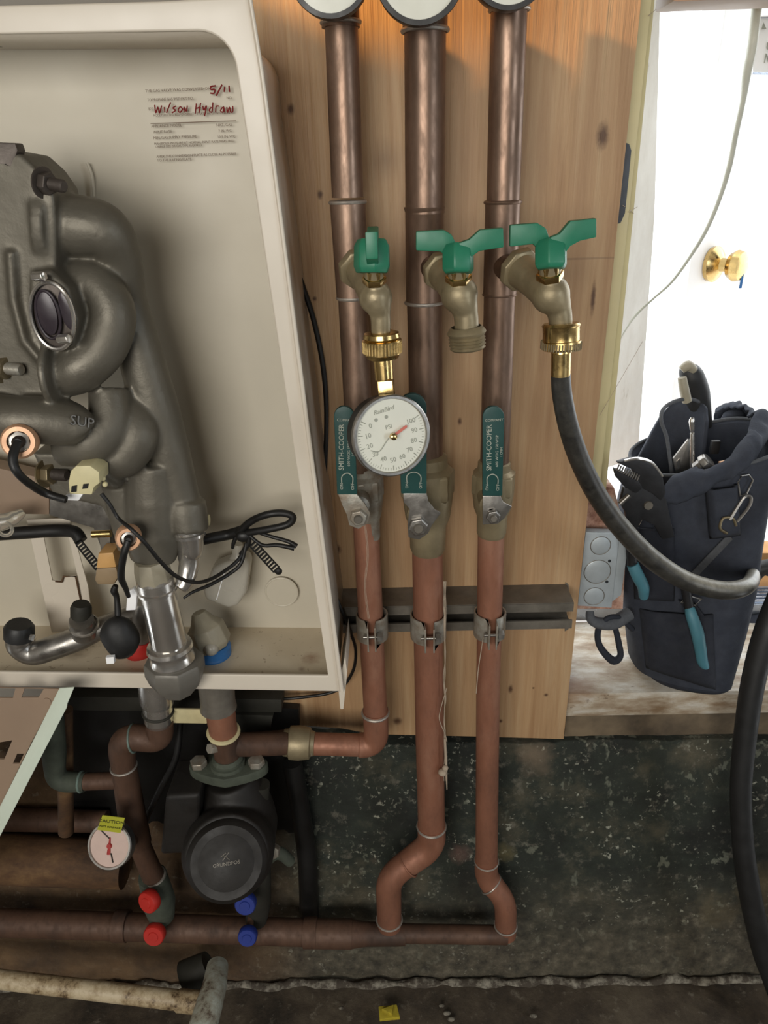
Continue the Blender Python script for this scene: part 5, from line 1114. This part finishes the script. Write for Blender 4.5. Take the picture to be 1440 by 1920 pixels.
mb = MB(); mb.loft(rings+r2_, caps=True); bo = mb.build('body', 'black_fabric', bg, ang=80, recalc=True)
bt_ = bvh(bo)
mb = MB(); mb.sweep(inset(top_, .98, .007), [.0022]*len(top_), 8, closed=True); mb.build('rim_binding', 'webbing_grey', bg)
mb = MB(); rr = [Vector((p.x, p.y, p.z+.004)) for p in bagring(1206, 1340, 1288, .803, .0435, wob=0)]
for p in rr: p.z = ZS+.008
mb.sweep(rr, [.0035]*len(rr), 8, closed=True); mb.build('bottom_piping', 'black_fabric_dark', bg)
# tall back divider on the left (leaf that rises above the mouth)
mb = MB(); n_ = 14
def leaf(u, v):
    an = R(205-200*u); 
    cx, cy = 1290, 0
    ex = [(1172, 905), (1200, 852), (1222, 810), (1240, 780), (1258, 758), (1285, 746), (1310, 748), (1324, 765), (1326, 790)]
    f = u*(len(ex)-1); i = min(int(f), len(ex)-2); tt = f-i; x = ex[i][0]*(1-tt)+ex[i+1][0]*tt; y = ex[i][1]*(1-tt)+ex[i+1][1]*tt
    Yq = .835+.045*math.sin(u*math.pi)
    tp = P(x, y, Yq); bt0 = P(1192+u*120, 930, .83+.02*math.sin(u*math.pi)); p = tp.lerp(bt0, v)
    return p+Vector((0, noise.noise(p*25)*.003, 0))
mb.grid(leaf, 32, 12); o = mb.build('back_divider', 'black_fabric', bg, ang=80); md = o.modifiers.new('t', 'SOLIDIFY'); md.thickness = .004; md.offset = 0
ex = [(1262, 905), (1256, 860), (1250, 820), (1240, 790), (1243, 768), (1262, 754), (1290, 748), (1312, 754), (1322, 768)]
pts_, rr_ = catmull([P(x, y, .822-.0*i+(.05*max(0, i-3)/5)) for i, (x, y) in enumerate(ex)], [.0022]*len(ex), 5); mb = MB(); mb.sweep(pts_, rr_, 8); mb.build('divider_binding', 'webbing_grey', bg)
# collar folds on the right
mb = MB()
def collar(u, v):
    ex = [(1255, 918, .775), (1310, 908, .772), (1370, 878, .772), (1405, 842, .785), (1420, 805, .82), (1408, 786, .86), (1380, 775, .885), (1340, 785, .90)]
    f = u*(len(ex)-1); i = min(int(f), len(ex)-2); tt = f-i; A = [ex[i][q]*(1-tt)+ex[i+1][q]*tt for q in range(3)]
    p = P(A[0], A[1], A[2]); an = -1.2+v*3.4; r = .010+.004*noise.noise(Vector((u*6, 0, 0)))
    outw = Vector((p.x-P(1320, 850, .83).x, p.y-.83, 0)).normalized()
    q = p+outw*(math.cos(an)*r*1.3)+Vector((0, 0, math.sin(an)*r*1.5))
    return q+Vector((1, .6, 1))*(noise.noise(q*38)*.007+noise.noise(Vector((u*26, v*3, 1)))*.003)
mb.grid(collar, 110, 20); o = mb.build('collar_fold', 'black_fabric', bg, ang=80); md = o.modifiers.new('t', 'SOLIDIFY'); md.thickness = .003
mb = MB(); mb.ball(P(1376, 784, .885), .012, (1.3, .8, 1), 12); mb.ball(P(1414, 800, .88), .009, (.9, .8, 1.4), 12); o = mb.build('collar_tuft', 'black_fabric', bg); o['kind'] = 'stuff'
# front pockets
def pocket(name, quad, dy, mat='black_fabric', th=.004, nu=14, nv=14):
    A, B, C_, D = [Vector((*q, 0)) for q in quad]      # top left, top right, bottom right, bottom left
    def fn(u, v):
        q = (A*(1-u)+B*u)*(1-v)+(D*(1-u)+C_*u)*v; p = hit(bt_, q.x, q.y, .79)[0]
        e = min(1, min(u, 1-u, v*3+.4, 1-v)*7); return p-Vector((0, dy*(.25+.75*e)+noise.noise(p*40)*.0015, 0))
    mb = MB(); mb.grid(fn, nu, nv); o = mb.build(name, mat, bg, ang=70); md = o.modifiers.new('t', 'SOLIDIFY'); md.thickness = th; md.offset = 0; return o
pocket('front_pocket', [(1200, 1140), (1335, 1150), (1340, 1290), (1212, 1250)], .007, 'black_fabric_dark')
pocket('side_pocket', [(1322, 912), (1378, 905), (1384, 1000), (1330, 1006)], .012, 'black_fabric')
pocket('tool_pocket', [(1186, 985), (1262, 990), (1262, 1125), (1190, 1120)], .007, 'black_fabric_dark')
mb = MB(); mb.ball(P(1412, 935, .80), .026, (.8, .7, 1.5), 16); mb.build('side_sleeve', 'black_fabric', bg)
# strap, webbing and buckle
def ribbon(px, w, name, mat, Y, up=(0, 1, 0), th=.0016):
    pts = [P(x, y, q) for (x, y), q in zip(px, Y)]; a_, b_ = catmull(pts, [M(w, pts[0])]*len(pts), 5); mb = MB(); mb.sweep(a_, b_, 12, flat=.14, up=None if up is None else up); return mb.build(name, mat, bg)
tube([(1186, 1180, .80, 5), (1160, 1158, .79, 5), (1138, 1160, .785, 5), (1122, 1180, .785, 6), (1124, 1210, .785, 6), (1148, 1238, .785, 8), (1163, 1230, .785, 6), (1160, 1205, .79, 6), (1152, 1170, .79, 5)], seg=12).build('carry_loop', 'black_fabric_dark', bg)
tube([(1180, 1150, .80, 13), (1150, 1168, .79, 13), (1122, 1168, .785, 11), (1108, 1160, .785, 9), (1106, 1146, .79, 7)], seg=14).build('rolled_strap', 'webbing_grey', bg)
mb = MB(); q0 = [hit(bt_, x, y, .78)[0]-Vector((0, .004, 0)) for x, y in ((1362, 1000), (1372, 1008), (1280, 1105), (1268, 1098))]; mb.prism(q0, (0, .002, 0)); mb.build('strap', 'webbing_grey', bg, bevel=.0005)
mb = MB(); bl = [hit(bt_, x, y, .78)[0]-Vector((0, .012, 0)) for x, y in ((1278, 1102), (1268, 1114), (1296, 1124), (1308, 1114))]; yb_ = min(p.y for p in bl)
mb.sweep([Vector((p.x, yb_, p.z)) for p in bl], [.0012]*4, 8, closed=True); mb.build('buckle', 'steel', bg)
mb = MB(); q0 = [hit(bt_, x, y, .78)[0]-Vector((0, .008, 0)) for x, y in ((1268, 1120), (1300, 1126), (1318, 1150), (1290, 1148))]; mb.prism(q0, (0, .005, 0)); mb.build('tool_loop', 'black_fabric_dark', bg, bevel=.0015)
# snap hook
tp = P(1360, 985, .765)
sh = [(1363, 1000, .758, 3), (1350, 990, .757, 2.6), (1356, 972, .757, 2.6), (1374, 972, .757, 2.6), (1380, 986, .757, 2.6)]
tube(sh, seg=8).build('swivel_ring', 'brass_dull', bg)
tube([(1368, 974, .757, 3.5), (1392, 936, .757, 3), (1401, 930, .758, 3.5), (1408, 934, .758, 3.5), (1404, 950, .757, 3), (1382, 978, .757, 2.6)], seg=8).build('snap_hook', 'steel', bg)
mb = MB(); mb.sweep([P(x, y, .765) for x, y in ((1384, 905), (1388, 930), (1400, 925), (1412, 900), (1404, 890), (1390, 892))], [.0011]*6, 8, closed=True); mb.build('d_ring', 'steel', bg)

# ------------------------------------------------------------------ tools
Yt = .762
aw = thing('slip_joint_pliers', 'black slip-joint pliers with toothed jaw in the left pocket', 'pliers', P(1225, 950, Yt))
mb = MB(); mb.prism(poly([(1156, 868), (1180, 861), (1206, 862), (1230, 875), (1244, 898), (1249, 925), (1240, 940), (1222, 925), (1204, 916), (1192, 902), (1184, 880)], Yt), (0, .008, 0)); mb.build('upper_jaw', 'black_oxide', aw, bevel=.0018)
mb = MB(); mb.prism(poly([(1151, 879), (1160, 882), (1198, 902), (1206, 915), (1192, 926), (1170, 912), (1155, 895)], Yt-.002), (0, .008, 0)); mb.build('lower_jaw', 'black_oxide', aw, bevel=.0015)
tube([(1170, 864, Yt, 3), (1196, 860, Yt, 3.4), (1222, 868, Yt+.001, 3), (1242, 893, Yt+.002, 2.4)], seg=8).build('bright_edge', 'chrome', aw)
for k_ in range(10):
    f = k_/9; x, y = 1158+38*f, 878+19*f; mb = MB(); mb.sweep([P(x+3, y-7, Yt-.003), P(x-1.5, y+4, Yt-.003)], [.0010]*2, 6); mb.build('tooth', 'steel', aw)
mb = MB(); mb.prism(poly([(1170, 915), (1204, 912), (1236, 920), (1250, 935), (1258, 975), (1266, 1008), (1242, 1012), (1226, 985), (1205, 975), (1196, 990), (1180, 1000), (1172, 960), (1163, 945)], Yt+.001), (0, .008, 0)); mb.build('joint_body', 'black_oxide', aw, bevel=.002)
p_ = P(1216, 948, Yt-.0005); mb = MB(); mb.lathe(p_+Vector((0, .003, 0)), p_-Vector((0, .001, 0)), [(0, M(9, p_)), (1, M(8, p_))], 20); mb.build('pivot', 'steel_dark', aw)
tube([(1162, 945, Yt, 5), (1180, 928, Yt, 5)], mode='l', seg=10).build('nut_tail', 'steel', aw)
tube([(1186, 1058, .768, 11), (1196, 1080, .766, 12), (1206, 1100, .768, 11), (1207, 1118, .775, 9)], seg=16).build('grip', 'teal_grip', aw)
tube([(1180, 1000, .768, 10), (1186, 1060, .77, 10)], mode='l', seg=14).build('shank', 'black_oxide', aw)
tl = thing('teal_pliers_handle', 'curved teal plier grip sticking down across the bag front', 'pliers', P(1305, 1250, .755))
tube([(1293, 1140, .762, 9), (1297, 1155, .757, 11), (1307, 1185, .752, 12), (1313, 1215, .751, 11), (1317, 1240, .752, 10), (1325, 1252, .754, 7)], seg=18).build('grip', 'teal_grip', tl)
tube([(1284, 1095, .765, 9), (1294, 1150, .762, 9)], mode='l', seg=14).build('shank', 'black_oxide', tl)
kn_ = thing('saw_handle', 'black and cream hand-saw handle rising from the bag', 'saw', P(1300, 760, .88))
tube([(1312, 800, .875, 22), (1310, 770, .875, 22), (1306, 735, .873, 23), (1296, 705, .87, 22), (1288, 692, .87, 16), (1284, 685, .87, 8)], seg=24).build('grip', 'black_rubber', kn_)
tube([(1288, 752, .852, 9), (1283, 730, .850, 9), (1279, 708, .851, 8)], seg=16).build('cream_inlay', 'grey_plastic', kn_)
tube([(1278, 694, .856, 7), (1290, 686, .856, 10), (1302, 694, .858, 7)], seg=14).build('cream_tip', 'grey_plastic', kn_)
sd = thing('chrome_screwdriver', 'bright chrome bar standing upright in the bag mouth', 'screwdriver', P(1298, 880, .80))
tube([(1298, 880, .81, 5), (1298, 812, .815, 4.5)], mode='l', seg=14).build('shaft', 'chrome', sd)
tube([(1298, 812, .815, 3), (1298, 804, .815, 5), (1297, 790, .815, 5.5), (1298, 783, .815, 3)], seg=14).build('tip', 'chrome', sd)
hm = thing('hammer', 'small steel hammer head beside the chrome bar', 'hammer', P(1318, 868, .80))
mb = MB(); mb.lathe(P(1306, 880, .80), P(1330, 862, .795), [(0, .0085), (.5, .0085), (.55, .0105), (.9, .0105), (1, .009)], 8); mb.build('head', 'steel', hm, bevel=.0006)
tube([(1308, 876, .802, 12), (1300, 930, .81, 10)], mode='l', seg=14).build('handle', 'black_rubber', hm)
sq = thing('steel_square', 'grey steel blade with bright notch in the left bag compartment', 'blade', P(1270, 880, .82))
mb = MB(); mb.prism(poly([(1262, 860), (1290, 824), (1296, 824), (1298, 888), (1268, 890)], .822), (0, .003, 0)); mb.build('blade', 'steel', sq, bevel=.0004)
mb = MB(); mb.prism(poly([(1269, 866), (1275, 860), (1276, 878), (1270, 880)], .8205), (0, .002, 0)); mb.build('notch', 'chrome', sq)
tag(tube([(1348, 870, .80, 5), (1366, 866, .80, 5)], mode='l', seg=10).build('copper_coupling', 'copper_pink'), 'short orange copper piece lying in the bag mouth', 'fitting')
tag(MB().box(P(1340, 838, .82), .010, .006, .016).build('drill_bit_case', 'black_plastic', bevel=.001), 'small dark box inside the right side of the bag mouth', 'box')
tm = thing('ribbed_torch', 'chrome ribbed end of a tool at the bag right side', 'tool', P(1430, 945, .80))
mb = MB(); a, b = P(1435, 915, .80), P(1424, 975, .80); prof = [(0, .006)]
for i in range(12): prof += [(.05+i*.075, .0095), (.085+i*.075, .0083)]
mb.lathe(a, b, prof+[(1, .006)], 20); mb.build('barrel', 'chrome', tm)
# things behind the sill on the right
tag(tube([(1412, 1082, .94, 13), (1428, 1066, .94, 14), (1452, 1066, .94, 18), (1480, 1080, .94, 18)], seg=16).build('dark_boot', 'black_rubber'), 'black rounded object behind the hose at the right edge', 'object')
mb = MB(); mb.ball(P(1420, 1168, .925), .02, (1.9, .6, .6), 16); o = mb.build('rolled_cloth', 'black_fabric'); tag(o, 'dark crumpled cloth lying on the sill right of the bag', 'cloth')
for v in o.data.vertices: v.co += Vector((1, .5, 1))*noise.noise(v.co*70)*.006
# rusty keyhole plate stain on the board edge
mb = MB(); mb.prism(poly([(1060, 1092), (1066, 1096), (1069, 1140), (1062, 1142), (1066, 1180), (1059, 1184)], YB-.0012), (0, .001, 0)); tag(mb.build('metal_tab', 'steel_dark', bevel=.0003), 'dark metal tab on the right edge of the board', 'tab')
# fine cobweb threads at the casing
mb = MB()
for a_, b_ in (((1124, 780), (1205, 640)), ((1168, 385), (1188, 400)), ((1178, 398), (1195, 388)), ((1215, 30), (1230, 18)), ((1198, 985), (1212, 960))):
    mb.sweep([P(*a_, .77), P(*b_, .79)], [.0003]*2, 4)
stuff(mb.build('cobweb', 'cobweb'), 'fine stray web threads across the cream door casing', 'cobweb')
